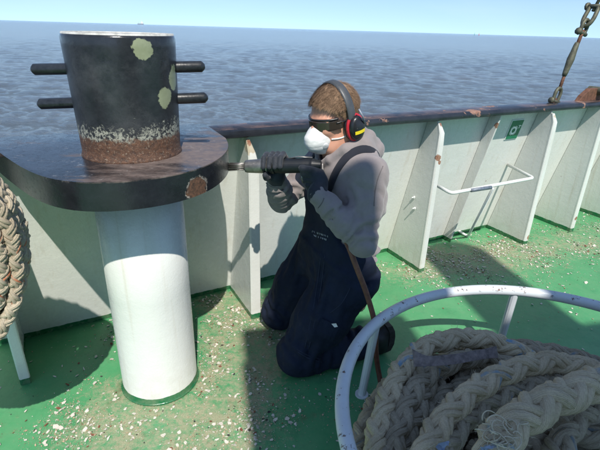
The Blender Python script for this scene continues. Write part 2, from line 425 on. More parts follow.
def build_deck():
    s = np.concatenate([np.linspace(-9, -2.6, 14), np.arange(-2.5, 4.0, .03), np.linspace(4.1, 9, 12)])
    y = np.concatenate([np.linspace(-9, -3.3, 14), np.arange(-3.2, .05, .03), [.05]])
    Sg, Yg = np.meshgrid(s, y, indexing='ij')
    W = B0[None, None] + BU*Sg[..., None] - BN*Yg[..., None]
    Z = .0025*np.sin(W[..., 0]*5.1+.6)*np.sin(W[..., 1]*4.3)
    V = np.stack([W[..., 0], W[..., 1], Z - .0015], -1).reshape(-1, 3)
    nr, nt = Sg.shape; i, j = np.meshgrid(np.arange(nr-1), np.arange(nt-1), indexing='ij')
    Fc = np.stack([i*nt+j, (i+1)*nt+j, (i+1)*nt+j+1, i*nt+j+1], -1).reshape(-1, 4)
    o = mesh_obj('deck', V, Fc, M_deck, smooth=True)
    a = o.data.attributes.new('dirt', 'FLOAT', 'POINT'); a.data.foreach_set('value', dirt_field(V[:, 0], V[:, 1]).astype(np.float32))
    tag(o, kind='structure')
build_deck()

bulwark = empty('bulwark', tuple(B0), BA)
tag(bulwark, 'pale ship bulwark with black rusty rail and triangular stays along the green deck', 'bulwark')
bm = bmesh.new()
bm_prism(bm, [(plate_y(-.03), -.03), (plate_y(1.03), 1.03), (plate_y(1.03)+.014, 1.03), (plate_y(-.03)+.014, -.03)], S0, S1, axis='x')
bm_obj('plating', bm, M_white, bulwark)
bm = bmesh.new()   # black rail: flat bar with a rounded, hanging inboard lip
prof = [(y-.256, z+.072) for y, z in ((-.078, .949), (-.090, .956), (-.0925, .970), (-.088, .984), (-.076, .992), (.032, .994), (.040, .987), (.040, .957), (.034, .951), (-.062, .951))]
bm_prism(bm, prof, S0-.01, S1+.01, axis='x')
bm_obj('rail', bm, M_rail, bulwark, smooth=.6)
def stay(s, depth, fl=.036, shallow=False):
    e_bm = bmesh.new(); t = .012; zt = 1.0205
    if shallow: pts = [(plate_y(0)-.001, 0), (-depth, 0), (plate_y(zt)-depth, zt), (plate_y(zt)-.001, zt)]
    else: pts = [(plate_y(0)-.001, 0), (-depth, 0), (-depth, .95), (-depth+.03, zt), (plate_y(zt)-.001, zt)]
    bm_prism(e_bm, pts, s-t/2, s+t/2, .003, 1, axis='x')
    web = bm_obj('stay', e_bm, M_white, bulwark, smooth=.5)
    if fl and not shallow:
        # folded flange along the upright inboard edge, turned to the right and snipped at the top
        f_bm = bmesh.new(); rows = []
        for z, wd, y in ((.0, fl, 0), (.03, fl, 0), (.45, fl, 0), (.875, fl, 0), (.95, .03, 0), (1.008, .010, .022)):
            q = -depth + y
            rows.append([(s-t/2-.001, q+.004, z), (s-t/2-.001, q-.005, z), (s-t/2+.006, q-.012, z), (s+wd-.004, q-.012, z), (s+wd, q-.008, z), (s+wd, q+.004, z)])
        vv = [[f_bm.verts.new(q) for q in r] for r in rows]
        for a, b in zip(vv[:-1], vv[1:]):
            for k in range(6): f_bm.faces.new((a[k], a[(k+1) % 6], b[(k+1) % 6], b[k]))
        f_bm.faces.new(vv[0]); f_bm.faces.new(vv[-1])
        bm_obj('flange', f_bm, M_white, web, smooth=.7)
    return web
STAYS = [(-2.7, .34), (-1.60, .36), (-.48, .345), (.748, .345), (1.80, .36), (2.39, .36), (2.96, .36), (3.55, .36)]
for s, d in STAYS: stay(s, d, .050 if -1 < s < 0 else .036)
stay(1.30, .085, shallow=True); stay(.13, .085, shallow=True); stay(-1.05, .085, shallow=True)
for z in (.50, .43):   # two threaded studs on a stay
    P = bw(.748-.006, -.235+.02*(z > .45), z*1.0); q = bw(.748-.045, -.235+.02*(z > .45), z)
    a, b = bw_local(P), bw_local(q)
    v, f = tube([a, a+(b-a)*.7], .0045, 8); mesh_obj('stud', v, f, M_rod, bulwark, smooth=False)
    v, f = tube([a+(b-a)*.1, a+(b-a)*.3], .009, 6); mesh_obj('nut', v, f, M_rod, bulwark)
# ship's side below the deck
bm = bmesh.new(); bm_prism(bm, [(.05, -.04), (.064, -.04), (.0, -3.6), (-.02, -3.6)], S0-5, S1+5, axis='x')
M_hull = plain('black_hull_paint', (.02, .022, .03), .4)
hull = bm_obj('hull_side', bm, M_hull); hull.location = tuple(B0); hull.rotation_euler = (0, 0, BA); tag(hull, kind='structure')

# ------------------------------------------------------------------ bollard
PC = np.array([-.622, 1.625])
TBL_T, TBL_B = 1.070, .978
post_r = .163; drum_b, drum_t, drum_h = .169, .181, .40
def ring_dir(px, py, z, r):  # point on the drum's skin, in drum-local coordinates, under a pixel
    d = ray(px, py); o = np.array([0, 0, CAM_H]); a = d[0]**2+d[1]**2; c0 = o[:2]-PC
    b = 2*(c0 @ d[:2]); c = c0 @ c0 - r*r; disc = b*b-4*a*c
    t = (-b - math.sqrt(max(disc, 0)))/(2*a); p = o + d*t
    return tuple(p - np.array([PC[0], PC[1], TBL_T]))
DABS = [(ring_dir(143, 49, 0, .18), .037, 1.15), (ring_dir(166, 98, 0, .176), .034, 1.0), (ring_dir(173.3, 77, 0, .178), .030, .75)]
RUST_SPOT = (0, 0, 0)
bol = empty('mooring_bollard', (PC[0], PC[1], 0))
tag(bol, 'mooring bollard with chipped black drum on wide black plate and white post', 'bollard')
v, f = lathe([(0, post_r+.006), (.012, post_r+.004), (.02, post_r), (.5, post_r), (TBL_B+.01, post_r)], 72)
mesh_obj('post', v, f, M_white, bol, smooth=True)
def bead(r, z, seed, name='weld_bead', rr=.006):
    th = np.linspace(0, 2*math.pi, 161); P = np.stack([r*np.cos(th), r*np.sin(th), z+0*th], 1)
    v, f = tube(P, rr*(1+.18*np.sin(th*73+seed)), 8, cap=False); return v, f
v, f = bead(post_r+.003, .004, 1); mesh_obj('weld_bead', v, f, M_white, bol, smooth=True)
v, f = bead(post_r+.002, TBL_B-.002, 2); mesh_obj('weld_bead', v, f, M_white, bol, smooth=True)
# plate outline from the pixels of its upper rim, laid on z = TBL_T
rim_px = [(225.5, 138), (228.5, 141.5), (230, 147), (224, 155.5), (209, 165.5), (187, 173), (153, 179.5), (120, 182.5), (78, 184), (56, 181), (33, 174), (13, 162), (0, 153)]
rim = [onz(x, y, TBL_T)[:2] for x, y in rim_px]
a = rim[-1]; rim += [bw(-1.50, -.33, 0)[:2]]
rim_s = resample(catmull([np.r_[p, 0] for p in rim], 6), 70)[0][:, :2]
for _ in range(30): rim_s[1:-1] = .5*rim_s[1:-1] + .25*(rim_s[2:]+rim_s[:-2])
back = [bw(bw_local(np.r_[rim_s[-1], 0])[0], -.172, 0)[:2], bw(bw_local(np.r_[rim_s[0], 0])[0]+.02, -.172, 0)[:2]]
outl = [tuple(p - PC) for p in list(rim_s) + back]
sp = onz(199, 190, .985); RUST_SPOT = tuple(np.r_[onz(197, 182, 1.0)[:2]-PC, .035])
# rust spot sits on the rim face: nearest outline point
op = np.array(outl); ki = np.argmin([np.linalg.norm(np.array(__p) - (onz(187, 173, TBL_T)[:2]*.62 + onz(209, 165.5, TBL_T)[:2]*.38 - PC)) for __p in outl]); RUST_SPOT = (op[ki][0], op[ki][1], .018)
M_drum = m_drum(); M_table = m_table()
bm = bmesh.new(); bm_prism(bm, outl, 0, TBL_T-TBL_B, .012, 3)
bm_obj('plate', bm, M_table, bol, smooth=.6, loc=(0, 0, TBL_B))
prof = [(-.005, drum_b+.006), (.006, drum_b+.004), (.018, drum_b)] + [(drum_h*k/10, drum_b + (drum_t-drum_b)*k/10) for k in range(1, 10)] + [(drum_h-.012, drum_t), (drum_h-.004, drum_t-.003), (drum_h, drum_t-.010), (drum_h-.002, drum_t-.03)]
v, f = lathe(prof, 96); mesh_obj('drum', v, f, M_drum, bol, smooth=True, loc=(0, 0, TBL_T))
v, f = lathe([(drum_h-.0045, drum_t-.0035), (drum_h+.0025, drum_t-.006), (drum_h+.0025, drum_t-.02), (drum_h-.0025, drum_t-.022)], 96, cap=False)
mesh_obj('worn_rim', v, f, plain('worn_primer_rim', (.42, .42, .39), .6, 0, .4, 40), bol, smooth=True, loc=(0, 0, TBL_T))
M_pin = plain('black_pin_enamel', (.018, .02, .022), .32, 0, .5, 60, .4)
for (lx, ly, rx, ry) in ((31, 69.5, 205, 66.5), (37.5, 104, 208, 97.5)):
    Yp = PC[1]+.02
    A, B = ony(lx, ly, Yp-.015), ony(rx, ry, Yp+.03)
    L = np.linalg.norm(B-A); r = .0192
    v, f = lathe([(0, .006), (.004, .012), (.012, r), (L-.012, r), (L-.004, .012), (L, .006)], 20, A-np.r_[PC, 0], B-A)
    mesh_obj('pin', v, f, M_pin, bol, smooth=True)

# ------------------------------------------------------------------ sign, bracket, rigging on the bulwark
M_sgreen = plain('sign_green', (.006, .16, .075), .35, 0, .08, 20, .03); M_swhite = plain('sign_white', (.78, .82, .78), .4, 0, .08, 20, .03)
c0, c1, c2, c3 = [on_plate(*q, .004) for q in ((511, 121), (524.5, 119.5), (518, 138), (504, 138.8))]
sc_ = (c0+c1+c2+c3)/4; loc = bw_local(sc_)
sw, sh = .128, .150
sign = empty('lifebuoy_sign', tuple(bw(*loc)), BA); tag(sign, 'small green sign with white lifebuoy ring under the black rail', 'sign')
tilt = math.atan(PK)
piv = Matrix.Rotation(-tilt, 4, 'X') if True else None
def sgn(name, bm, mat):
    for v in bm.verts: v.co = piv @ v.co
    return bm_obj(name, bm, mat, sign)
bm = bmesh.new(); bm_box(bm, -sw/2, sw/2, -.002, .003, -sh/2, sh/2); sgn('border', bm, M_swhite)
bm = bmesh.new(); bm_box(bm, -sw/2+.005, sw/2-.005, -.0045, -.0025, -sh/2+.005, sh/2-.005); sgn('panel', bm, M_sgreen)
bm = bmesh.new()
def flat_ring(bm, cx, cz, r0, r1, y, n=32, a0=0, a1=2*math.pi):
    th = np.linspace(a0, a1, n+1); P = [[bm.verts.new((cx+r*math.cos(t), y, cz+r*math.sin(t))) for t in th] for r in (r0, r1)]
    for k in range(n): bm.faces.new((P[0][k], P[0][k+1], P[1][k+1], P[1][k]))
flat_ring(bm, -.014, -.005, .017, .031, -.006)
for k in range(4):
    a = math.pi/4 + k*math.pi/2
    flat_ring(bm, -.014, -.005, .034, .0375, -.006, 8, a-.5, a+.5)
sgn('ring_symbol', bm, M_swhite)
bm = bmesh.new()
for (x, z, w, h) in ((.034, .022, .006, .026), (.042, .028, .018, .005), (.026, .031, .008, .005)): bm_box(bm, x-w/2, x+w/2, -.0062, -.0052, z-h/2, z+h/2)
sgn('mark_symbol', bm, M_swhite)

# lifebuoy bracket
att = on_plate(508, 164.5); zb = att[2]
def onb(x, y, z): return onz(x, y, z)
c_out = onb(533.5, 178, zb); mid_l = onb(451, 193.3, zb); end_l = onb(438, 186, zb)
base_br = np.array([att[0], att[1], 0])
br = empty('lifebuoy_bracket', tuple(att)); tag(br, 'white bent rod lifebuoy bracket welded between two bulwark stays', 'bracket')
def rnd(P, k=.03):  # round the corners of a polyline
    P = [np.asarray(p, float) for p in P]; out = [P[0]]
    for a, b, c in zip(P[:-2], P[1:-1], P[2:]):
        u = (a-b)/np.linalg.norm(a-b); w = (c-b)/np.linalg.norm(c-b)
        p, q = b+u*k, b+w*k
        for t in np.linspace(0, 1, 6): out.append((1-t)**2*p + 2*t*(1-t)*b + t*t*q)
    out.append(P[-1]); return np.array(out)
end_s = bw(*(bw_local(end_l) * np.array([1, 1, 1])))
hoopP = rnd([att - BN*.01, c_out, mid_l, end_l + (end_l-mid_l)*.5], .035)
v, f = tube(hoopP, .0115, 12); mesh_obj('hoop_rod', v, f, M_rod, br, base=att, smooth=True)
j0 = onb(493, 187, zb) - np.array([0, 0, .010])
z_low = .06; low = on_plate(459, 231)
lowc = ony(468, 236.5, low[1]-.05)
v, f = tube(rnd([j0, lowc, low - BN*.01], .03), .0095, 12); mesh_obj('support_rod', v, f, M_rod, br, base=att, smooth=True)
M_bare = plain('bare_worn_steel', (.22, .25, .29), .5, .2, .3, 50)
pa, pb = onb(471, 190.4, zb), onb(491, 187.4, zb)
v, f = tube([pa, pb], .0122, 12); mesh_obj('worn_patch', v, f, M_bare, br, base=att, smooth=True)

# rigging screw on the rail, leading up to a wire
M_galv = plain('weathered_galvanised', (.105, .105, .072), .6, .4, .45, 35, .6, .003)
M_rust = plain('rust_steel', (.13, .06, .035), .8, .1, .5, 45, .8, .004)
pl0 = bw(0, -.26, 0)
def onr(x, y, off=.0): return onplane(x, y, bw(0, -.26+off, 0), -BN)
foot = onr(553, 104.5); rs = empty('rigging_screw', tuple(foot)); tag(rs, 'weathered rigging screw with shackles rising from the black rail', 'rigging')
def rpart(name, vf, mat, smooth=True): return mesh_obj(name, vf[0], vf[1], mat, rs, base=foot, smooth=smooth)
q = [onr(*p) for p in ((553, 104.5), (556, 97), (560, 88), (564, 76), (578, 43), (582, 33), (586, 23), (593, 11), (604, -9))]
up = np.array([0, 0, 1.0])
# pad eye
bm = bmesh.new(); bm_prism(bm, [(-.07, 0), (.07, 0), (.035, .05), (.015, .075), (-.015, .075), (-.035, .05)], -.008, .008, .003, 1)
for v_ in bm.verts: v_.co = Vector(tuple(BU*v_.co.x - BN*v_.co.z + up*(v_.co.y-.03)))
bm_obj('pad_eye', bm, M_rust, rs)
def shackle(c0, c1, r, w, mat, side):
    d = c1-c0; L = np.linalg.norm(d); d = d/L; s = np.cross(d, side); s /= np.linalg.norm(s)
    P = [c0 + s*w, c0 + d*L*.5 + s*w*1.15] + [c0 + d*(L*.6 + math.sin(a)*L*.4) + s*w*1.1*math.cos(a) for a in np.linspace(.3, math.pi-.3, 7)] + [c0 + d*L*.5 - s*w*1.15, c0 - s*w]
    parts = [tube(catmull(P, 5), r, 10)]
    parts.append(tube([c0 + s*(w+.022), c0 - s*(w+.022)], r*1.05, 10)); parts.append(tube([c0 + s*(w+.028), c0 + s*(w+.012)], r*1.8, 8))
    return merge(parts)
rpart('shackle', shackle(q[1]-up*.03, q[2], .012, .026, M_galv, -BN), M_galv)
d = q[5]-q[2]; dn = d/np.linalg.norm(d); s_ = np.cross(dn, -BN)
rpart('screw_rod', tube([q[2]-dn*.02, q[3]+dn*.03], .011, 10), M_rust)
# open body: two side bars with end collars
Lb = np.linalg.norm(q[4]-q[3])
body = merge([lathe([(0, .014), (.02, .018), (.06, .020), (Lb*.5, .025), (Lb-.06, .020), (Lb-.02, .018), (Lb, .014)], 16, q[3], dn)])
rpart('screw_body', body, M_galv)
rpart('upper_rod', tube([q[4]-dn*.03, q[5]+dn*.02], .012, 10), M_rust)
rpart('upper_shackle', shackle(q[5], q[6]+dn*.02, .013, .026, M_galv, -BN), M_galv)
rpart('chain_link', shackle(q[7]+dn*.03, q[6]-dn*.02, .014, .03, M_galv, up), M_galv)
dw = q[8]-q[7]; dw /= np.linalg.norm(dw); rpart('wire', tube([q[7], q[7]+dw*5], .011, 10), M_galv)
# rusty lug at the far end of the rail
lg = bw_local(onplane(597, 104.5, bw(0, 0, RAIL_TOP), (0, 0, 1)))
lug = empty('mooring_lug', tuple(bw(lg[0], -.26, RAIL_TOP-.004)), BA); tag(lug, 'rusty wedge-shaped lug welded on top of the rail', 'lug')
bm = bmesh.new(); bm_prism(bm, [(.03, 0), (.4, 0), (.4, .09), (.14, .09), (.06, .04)], -.02, .02, .005, 2)
for v_ in bm.verts: v_.co = Vector((v_.co.x, v_.co.z, v_.co.y))
bm_obj('cheek', bm, M_rust, lug)
v, f = lathe([(-.06, .03), (.06, .03)], 16, (.25, 0, .07), (0, 1, 0)); mesh_obj('pin', v, f, M_galv, lug)

# ------------------------------------------------------------------ unseen blocks added behind the camera, shaped to cast the broad shade
TE = math.tan(SUN_EL)
A0 = -1.9                                        # front face of the added blocks, metres along the light's travel
def ab(a, b): return TRAVEL*a + SIDE*b
dh = empty('shade_blocks', (*ab(A0, .10), 0), math.atan2(SIDE[1], SIDE[0]))
tag(dh, 'white blocks added out of view behind the camera to shade the deck', 'shade_blocks')
M_dh = m_white_paint('shade_block_paint', boot=False); M_glass = plain('dark_window_glass', (.02, .03, .035), .08, 0, .05)
H0 = (1.78-A0)*TE
bm = bmesh.new(); bm_box(bm, 0, 2.4, -2.5, 0, 0, H0, .02); bm_obj('lower_shade_block', bm, M_dh, dh)
H1 = (2.05-A0)*TE
bm = bmesh.new(); bm_box(bm, .02, .955, -1.4, -.003, H0-.01, H1, .03); bm_obj('upper_shade_block', bm, M_dh, dh)
HV = (2.46-A0)*TE
bm = bmesh.new(); bm_box(bm, .17, .52, -.42, -.004, H0-.01, HV, .07, 4); bm_obj('tall_shade_block', bm, M_dh, dh, smooth=.6)  # added block, shaped to shade the person's forearms and bib
H2 = (2.95-A0)*TE
v, f = lathe([(H0-.01, .28), (H2, .26)], 28, (1.66, -.3, 0)); mesh_obj('mast', v, f, M_dh, dh, smooth=True)  # added column, placed to cast the narrow shade band on the right
for k, x in enumerate((.25, .9)):  # panes and door only dress the added blocks
    bm = bmesh.new(); bm_box(bm, x, x+.5, -.005, .012, 1.45, 1.95, .008); w = bm_obj('window', bm, M_bare, dh)
    bm = bmesh.new(); bm_box(bm, x+.04, x+.46, .01, .015, 1.49, 1.91); bm_obj('pane', bm, M_glass, w)
bm = bmesh.new(); bm_box(bm, 1.6, 2.25, -.005, .03, .15, 1.95, .01); dr = bm_obj('door', bm, M_bare, dh)
bm = bmesh.new(); bm_box(bm, 2.12, 2.18, .03, .06, .95, 1.1, .01); bm_obj('handle', bm, M_galv, dr)

# ------------------------------------------------------------------ signed-distance modelling for the kneeling person
def smin(a, b, k):
    h = np.clip(k-np.abs(a-b), 0, None)/k
    return np.minimum(a, b) - h*h*k*.25
class Field:
    """a smooth union of tapered capsules and ellipsoids; call it on points (n,3)"""
    def __init__(s, k=.03): s.p = []; s.k = k; s.post = []
    def cap(s, a, b, ra, rb, k=None): s.p.append(('c', np.array(a, float), np.array(b, float), ra, rb, k or s.k)); return s
    def chain(s, pts, rad, k=None):
        for i in range(len(pts)-1): s.cap(pts[i], pts[i+1], rad[i], rad[i+1], k)
        return s
    def ell(s, c, r, M=None, k=None): s.p.append(('e', np.array(c, float), np.array(r, float), np.eye(3) if M is None else M, None, k or s.k)); return s
    def bounds(s, pad=.03):
        lo, hi = [], []
        for q in s.p:
            if q[0] == 'c':
                m = max(q[3], q[4]); lo += [np.minimum(q[1], q[2])-m]; hi += [np.maximum(q[1], q[2])+m]
            else: m = q[2].max(); lo.append(q[1]-m); hi.append(q[1]+m)
        return np.min(lo, 0)-pad, np.max(hi, 0)+pad
    def __call__(s, P):
        d = np.full(len(P), 9.0)
        for q in s.p:
            if q[0] == 'c':
                _, a, b, ra, rb, k = q; ab_ = b-a; L2 = ab_ @ ab_ + 1e-12
                t = np.clip((P-a) @ ab_/L2, 0, 1)
                e = P - a - t[:, None]*ab_; x = np.sqrt((e*e).sum(1)) - (ra + (rb-ra)*t)
            else:
                _, c, r, M, _, k = q; l = (P-c) @ M
                k0 = np.sqrt(((l/r)**2).sum(1)) + 1e-9; k1 = np.sqrt(((l/r**2)**2).sum(1)) + 1e-9; x = k0*(k0-1)/k1
            d = smin(d, x, k)
        for fn in s.post: d = fn(P, d)
        return d
def surface_nets(fn, lo, hi, h):
    lo = np.array(lo, float); n = np.ceil((np.array(hi)-lo)/h).astype(int)+2
    ax = [lo[i]+h*np.arange(n[i]) for i in range(3)]
    D = np.empty(n, np.float32)
    # coarse pass first: only refine near the surface
    cs = 4; Dc = np.full(n, 1.0, np.float32)
    gx, gy, gz = [np.arange(0, n[i], cs) for i in range(3)]
    G = np.stack(np.meshgrid(ax[0][gx], ax[1][gy], ax[2][gz], indexing='ij'), -1)
    C = fn(G.reshape(-1, 3) + (cs-1)*h/2).reshape(G.shape[:3])
    Dc[:] = np.repeat(np.repeat(np.repeat(C, cs, 0), cs, 1), cs, 2)[:n[0], :n[1], :n[2]]
    near = np.abs(Dc) < cs*h*1.15 + .02
    idx = np.argwhere(near)
    P = lo + h*idx
    D[:] = Dc
    vals = np.concatenate([fn(P[i:i+400000]) for i in range(0, len(P), 400000)]) if len(P) else []
    D[idx[:, 0], idx[:, 1], idx[:, 2]] = vals
    S = D < 0
    c8 = [(a, b, c) for a in (0, 1) for b in (0, 1) for c in (0, 1)]
    sl = lambda A, o: A[o[0]:n[0]-1+o[0], o[1]:n[1]-1+o[1], o[2]:n[2]-1+o[2]]
    cnt = sum(sl(S, o).astype(np.int8) for o in c8); act = (cnt > 0) & (cnt < 8)
    ci = np.argwhere(act); vid = np.full(act.shape, -1, np.int64); vid[act] = np.arange(len(ci))
    acc = np.zeros((len(ci), 3)); num = np.zeros(len(ci))
    for a in c8:
        for b in c8:
            if sum(b) == sum(a)+1 and all(y >= x for x, y in zip(a, b)):
                da = D[ci[:, 0]+a[0], ci[:, 1]+a[1], ci[:, 2]+a[2]]; db = D[ci[:, 0]+b[0], ci[:, 1]+b[1], ci[:, 2]+b[2]]
                m = (da < 0) != (db < 0); t = np.where(m, da/(da-db+1e-20), 0)
                acc[m] += np.array(a) + t[m, None]*(np.array(b)-np.array(a)); num[m] += 1
    V = lo + h*(ci + acc/np.maximum(num, 1)[:, None]); Fs = []
    for axn in range(3):
        u, w = [(1, 2), (2, 0), (0, 1)][axn]
        A = [slice(None)]*3; B = [slice(None)]*3; A[axn] = slice(0, -1); B[axn] = slice(1, None)
        x = S[tuple(A)] != S[tuple(B)]
        e = np.argwhere(x); e = e[(e[:, u] > 0) & (e[:, w] > 0) & (e[:, u] < n[u]-1) & (e[:, w] < n[w]-1)]
        def g(du, dw):
            q = e.copy(); q[:, u] -= du; q[:, w] -= dw; return vid[q[:, 0], q[:, 1], q[:, 2]]
        q = np.stack([g(1, 1), g(0, 1), g(0, 0), g(1, 0)], 1)
        ins = S[e[:, 0], e[:, 1], e[:, 2]]; q[~ins] = q[~ins][:, ::-1]
        Fs.append(q[(q >= 0).all(1)])
    return V, np.vstack(Fs)
def sdf_obj(name, fn, lo, hi, h, mat, parent, base, relax=1):
    V, Fq = surface_nets(fn, lo, hi, h)
    for _ in range(relax):   # one light Laplacian pass removes stair steps
        acc = np.zeros_like(V); num = np.zeros(len(V))
        for a, b in ((0, 1), (1, 2), (2, 3), (3, 0)):
            np.add.at(acc, Fq[:, a], V[Fq[:, b]]); np.add.at(num, Fq[:, a], 1); np.add.at(acc, Fq[:, b], V[Fq[:, a]]); np.add.at(num, Fq[:, b], 1)
        V = .45*V + .55*acc/np.maximum(num, 1)[:, None]
    return mesh_obj(name, V, Fq, mat, parent, base=base, smooth=True)
def vnoise(P, seed, fr, n=7):
    rng = np.random.default_rng(seed); o = np.zeros(len(P))
    for i in range(n):
        d = rng.normal(size=3); d /= np.linalg.norm(d); f = fr*rng.uniform(.6, 1.6)
        o += np.sin(P @ d*f + rng.uniform(0, 6.28) + 1.3*np.sin(P @ np.roll(d, 1)*f*.6 + i))
    return o/n**.5
def vn(Q, seed=0):
    """smooth lattice noise, 0..1"""
    i = np.floor(Q).astype(np.int64); f = Q-i; f = f*f*(3-2*f); out = 0
    def hs(a, b, c):
        h = (a*73856093) ^ (b*19349663) ^ (c*83492791) ^ (seed*40503+977); h = (h ^ (h >> 13))*1274126177 & 0x7fffffff; h = (h ^ (h >> 16)) & 0xffff
        return h/65535.0
    for a in (0, 1):
        for b in (0, 1):
            for c in (0, 1):
                w = (f[:, 0] if a else 1-f[:, 0])*(f[:, 1] if b else 1-f[:, 1])*(f[:, 2] if c else 1-f[:, 2]); out = out + w*hs(i[:, 0]+a, i[:, 1]+b, i[:, 2]+c)
    return out
def wrinkle(P, a, b, ft, fc, seed, amp, centre, spread, base=.25, reach=.13, skew=0.0):
    """cloth creases around the limb a-b: ridged noise, short along the limb and long across it (ft > fc), strongest near centre"""
    a, b = np.array(a), np.array(b); L = np.linalg.norm(b-a); u = (b-a)/L; t = (P-a) @ u; tc = np.clip(t, 0, L)
    e = P-a-tc[:, None]*u; dl = np.sqrt((e*e).sum(1)); wl = np.clip(1-(dl-reach)/.04, 0, 1)*np.clip(1-(np.maximum(-t, t-L)-.01)/.05, 0, 1)
    m = wl > 0; out = np.zeros(len(P))
    if not m.any(): return out
    e1 = np.cross(u, [.3, .2, .93]); e1 /= np.linalg.norm(e1); e2 = np.cross(u, e1); p = P[m]-a; x, y, tt = p @ e1, p @ e2, t[m]
    Q = np.stack([(tt+skew*x)*ft, x*fc, y*fc], 1); wv = vn(Q*.45+3.7, seed+9)-.5; Q = Q + np.stack([1.6*wv, .5*wv, -.5*wv], 1)
    r = np.abs(2*vn(Q, seed)-1)**.8*1.15; r2 = np.abs(2*vn(Q*2.1+5, seed+1)-1)**.8*1.15
    w = base + (1-base)*np.exp(-((P[m]-np.array(centre))**2).sum(1)/(2*spread**2))
    out[m] = -.62*amp*w*wl[m]*((r-.45) + .42*(r2-.45)); return out

CAMP = np.array([0, 0, CAM_H])
class Folds:
    """drawn cloth folds: ridges laid over a limb from (t0, deg0) to (t1, deg1); 0 deg faces the viewer's side, + is the front"""
    def __init__(s): s.f = []
    def add(s, a, b, ra, rb, items, w=.013):
        a, b = np.array(a), np.array(b); u = (b-a)/np.linalg.norm(b-a); c = CAMP-(a+b)/2; e1 = c-(c @ u)*u; e1 /= np.linalg.norm(e1); e2 = np.cross(u, e1)
        if e2 @ FW < 0: e2 = -e2
        for (t0, p0, t1, p1, h) in items:
            n = 9; q = np.linspace(0, 1, n); t = t0+(t1-t0)*q + .03*np.sin(q*5+t0*9); p = np.radians(p0+(p1-p0)*q)
            C = a + np.outer(t, b-a) + (ra+(rb-ra)*np.clip(t, 0, 1))[:, None]*(np.cos(p)[:, None]*e1 + np.sin(p)[:, None]*e2)
            s.f.append((C, 1.55*h*np.sin(np.pi*(.08+.84*q))**.7, w*(.75+.5*q)))
        return s
    def __call__(s, P):
        out = np.zeros(len(P))
        for C, h, w in s.f:
            lo, hi = C.min(0)-.05, C.max(0)+.05; m = ((P > lo) & (P < hi)).all(1)
            if not m.any(): continue
            p = P[m]; best = np.full(len(p), 9.0); hh = np.zeros(len(p)); ww = np.full(len(p), .01)
            for i in range(len(C)-1):
                ab_ = C[i+1]-C[i]; tt = np.clip((p-C[i]) @ ab_/(ab_ @ ab_), 0, 1); e = p-C[i]-tt[:, None]*ab_; d2 = np.sqrt((e*e).sum(1)); k = d2 < best
                best[k] = d2[k]; hh[k] = (h[i]+(h[i+1]-h[i])*tt)[k]; ww[k] = (w[i]+(w[i+1]-w[i])*tt)[k]
            x = best/ww; out[m] -= hh*(np.exp(-x*x) - .55*np.exp(-(x/1.9)**2))
        return out

PB = np.array([.16, 1.87, 0.0])
FW = np.array([-.93, -.37, 0]); FW /= np.linalg.norm(FW); LT = np.array([-FW[1], FW[0], 0]); UP = np.array([0, 0, 1.0])
J = dict(hipL=(.225, 1.77, .49), hipR=(.115, 2.025, .49), kneeL=(.005, 1.700, .085), kneeR=(-.100, 2.055, .085), ankL=(.350, 1.83, .085), ankR=(.26, 2.19, .085),
         pel=(.192, 1.895, .53), chest=(.195, 1.865, .86), neck=(.165, 1.845, 1.055), shL=(.262, 1.690, .985), shR=(.125, 2.035, .985),
         elL=(.245, 1.575, .752), wrL=(.062, 1.625, .922), elR=(-.085, 1.905, .795), wrR=(-.105, 1.775, .945))
J = {k: np.array(v) for k, v in J.items()}
HD = np.array([.120, 1.815, 1.180]); fh = np.array([-.80, -.57, -.24]); fh /= np.linalg.norm(fh)
lh = np.cross(UP, fh); lh /= np.linalg.norm(lh); uh = np.cross(fh, lh)
MH = np.stack([fh, lh, uh], 1)                        # columns: forward, left, up of the head
def hw(x, y, z): return HD + MH @ np.array([x, y, z])
person = empty('person', tuple(PB)); tag(person, 'person kneeling in grey hoodie and navy overalls, wearing ear defenders, holding a needle scaler', 'person')
M_skin = None
def m_skin():
    t = NT('skin'); f = t.noise(30, 5, .6); g = t.noise(250, 4, .6)
    c = t.mix(t.ramp(f, .3, .7), (.50, .245, .16), (.60, .31, .215))
    t.b.inputs['Subsurface Weight'].default_value = .12; t.b.inputs['Subsurface Radius'].default_value = (.012, .005, .003)
    return t.fin(c, .5, 0, t.bump(g, .2, .001), .4)
M_skin = m_skin()
M_hood = m_cloth('grey_hoodie', (.235, .205, .20), .12, 700, .25)
M_over = m_cloth('navy_overalls', (.0105, .016, .034), .30, 900, .0, (.055, .055, .055), .85)
M_strapn = m_cloth('navy_webbing', (.018, .02, .028), .2, 1200, .1)
M_glove = m_cloth('dark_glove', (.024, .028, .036), .3, 500, .15, (.05, .05, .05), .65)
M_boot = plain('black_boot', (.012, .012, .013), .6, 0, .3, 40, .4); M_sole = plain('boot_sole', (.035, .032, .028), .85, 0, .4, 60, .6)

# body: one continuous figure under the clothes
B = Field(.03)
B.ell(hw(-.012, 0, .032), (.097, .078, .090), MH); B.ell(hw(.030, 0, -.042), (.064, .057, .074), MH, .04)
B.cap(hw(.060, .022, -.098), hw(.060, -.022, -.098), .024, .024, .03)
for sd_ in (1, -1):
    B.cap(hw(-.005, sd_*.056, -.055), hw(.05, sd_*.026, -.098), .020, .018, .03); B.cap(hw(.080, sd_*.018, .020), hw(.066, sd_*.050, .016), .013, .012, .02)
    B.ell(hw(-.012, sd_*.083, -.012), (.022, .010, .033), MH, .012); B.ell(hw(.068, sd_*.036, -.022), (.022, .020, .02), MH, .025)
B.cap(hw(.090, 0, .008), hw(.109, 0, -.026), .010, .0145, .014); B.cap(hw(.094, .012, -.03), hw(.094, -.012, -.03), .009, .009, .012)
B.cap(hw(.088, .018, -.060), hw(.088, -.018, -.060), .009, .009, .014)
B.cap(hw(-.028, 0, -.06), J['neck']-FW*.005, .056, .062, .04)
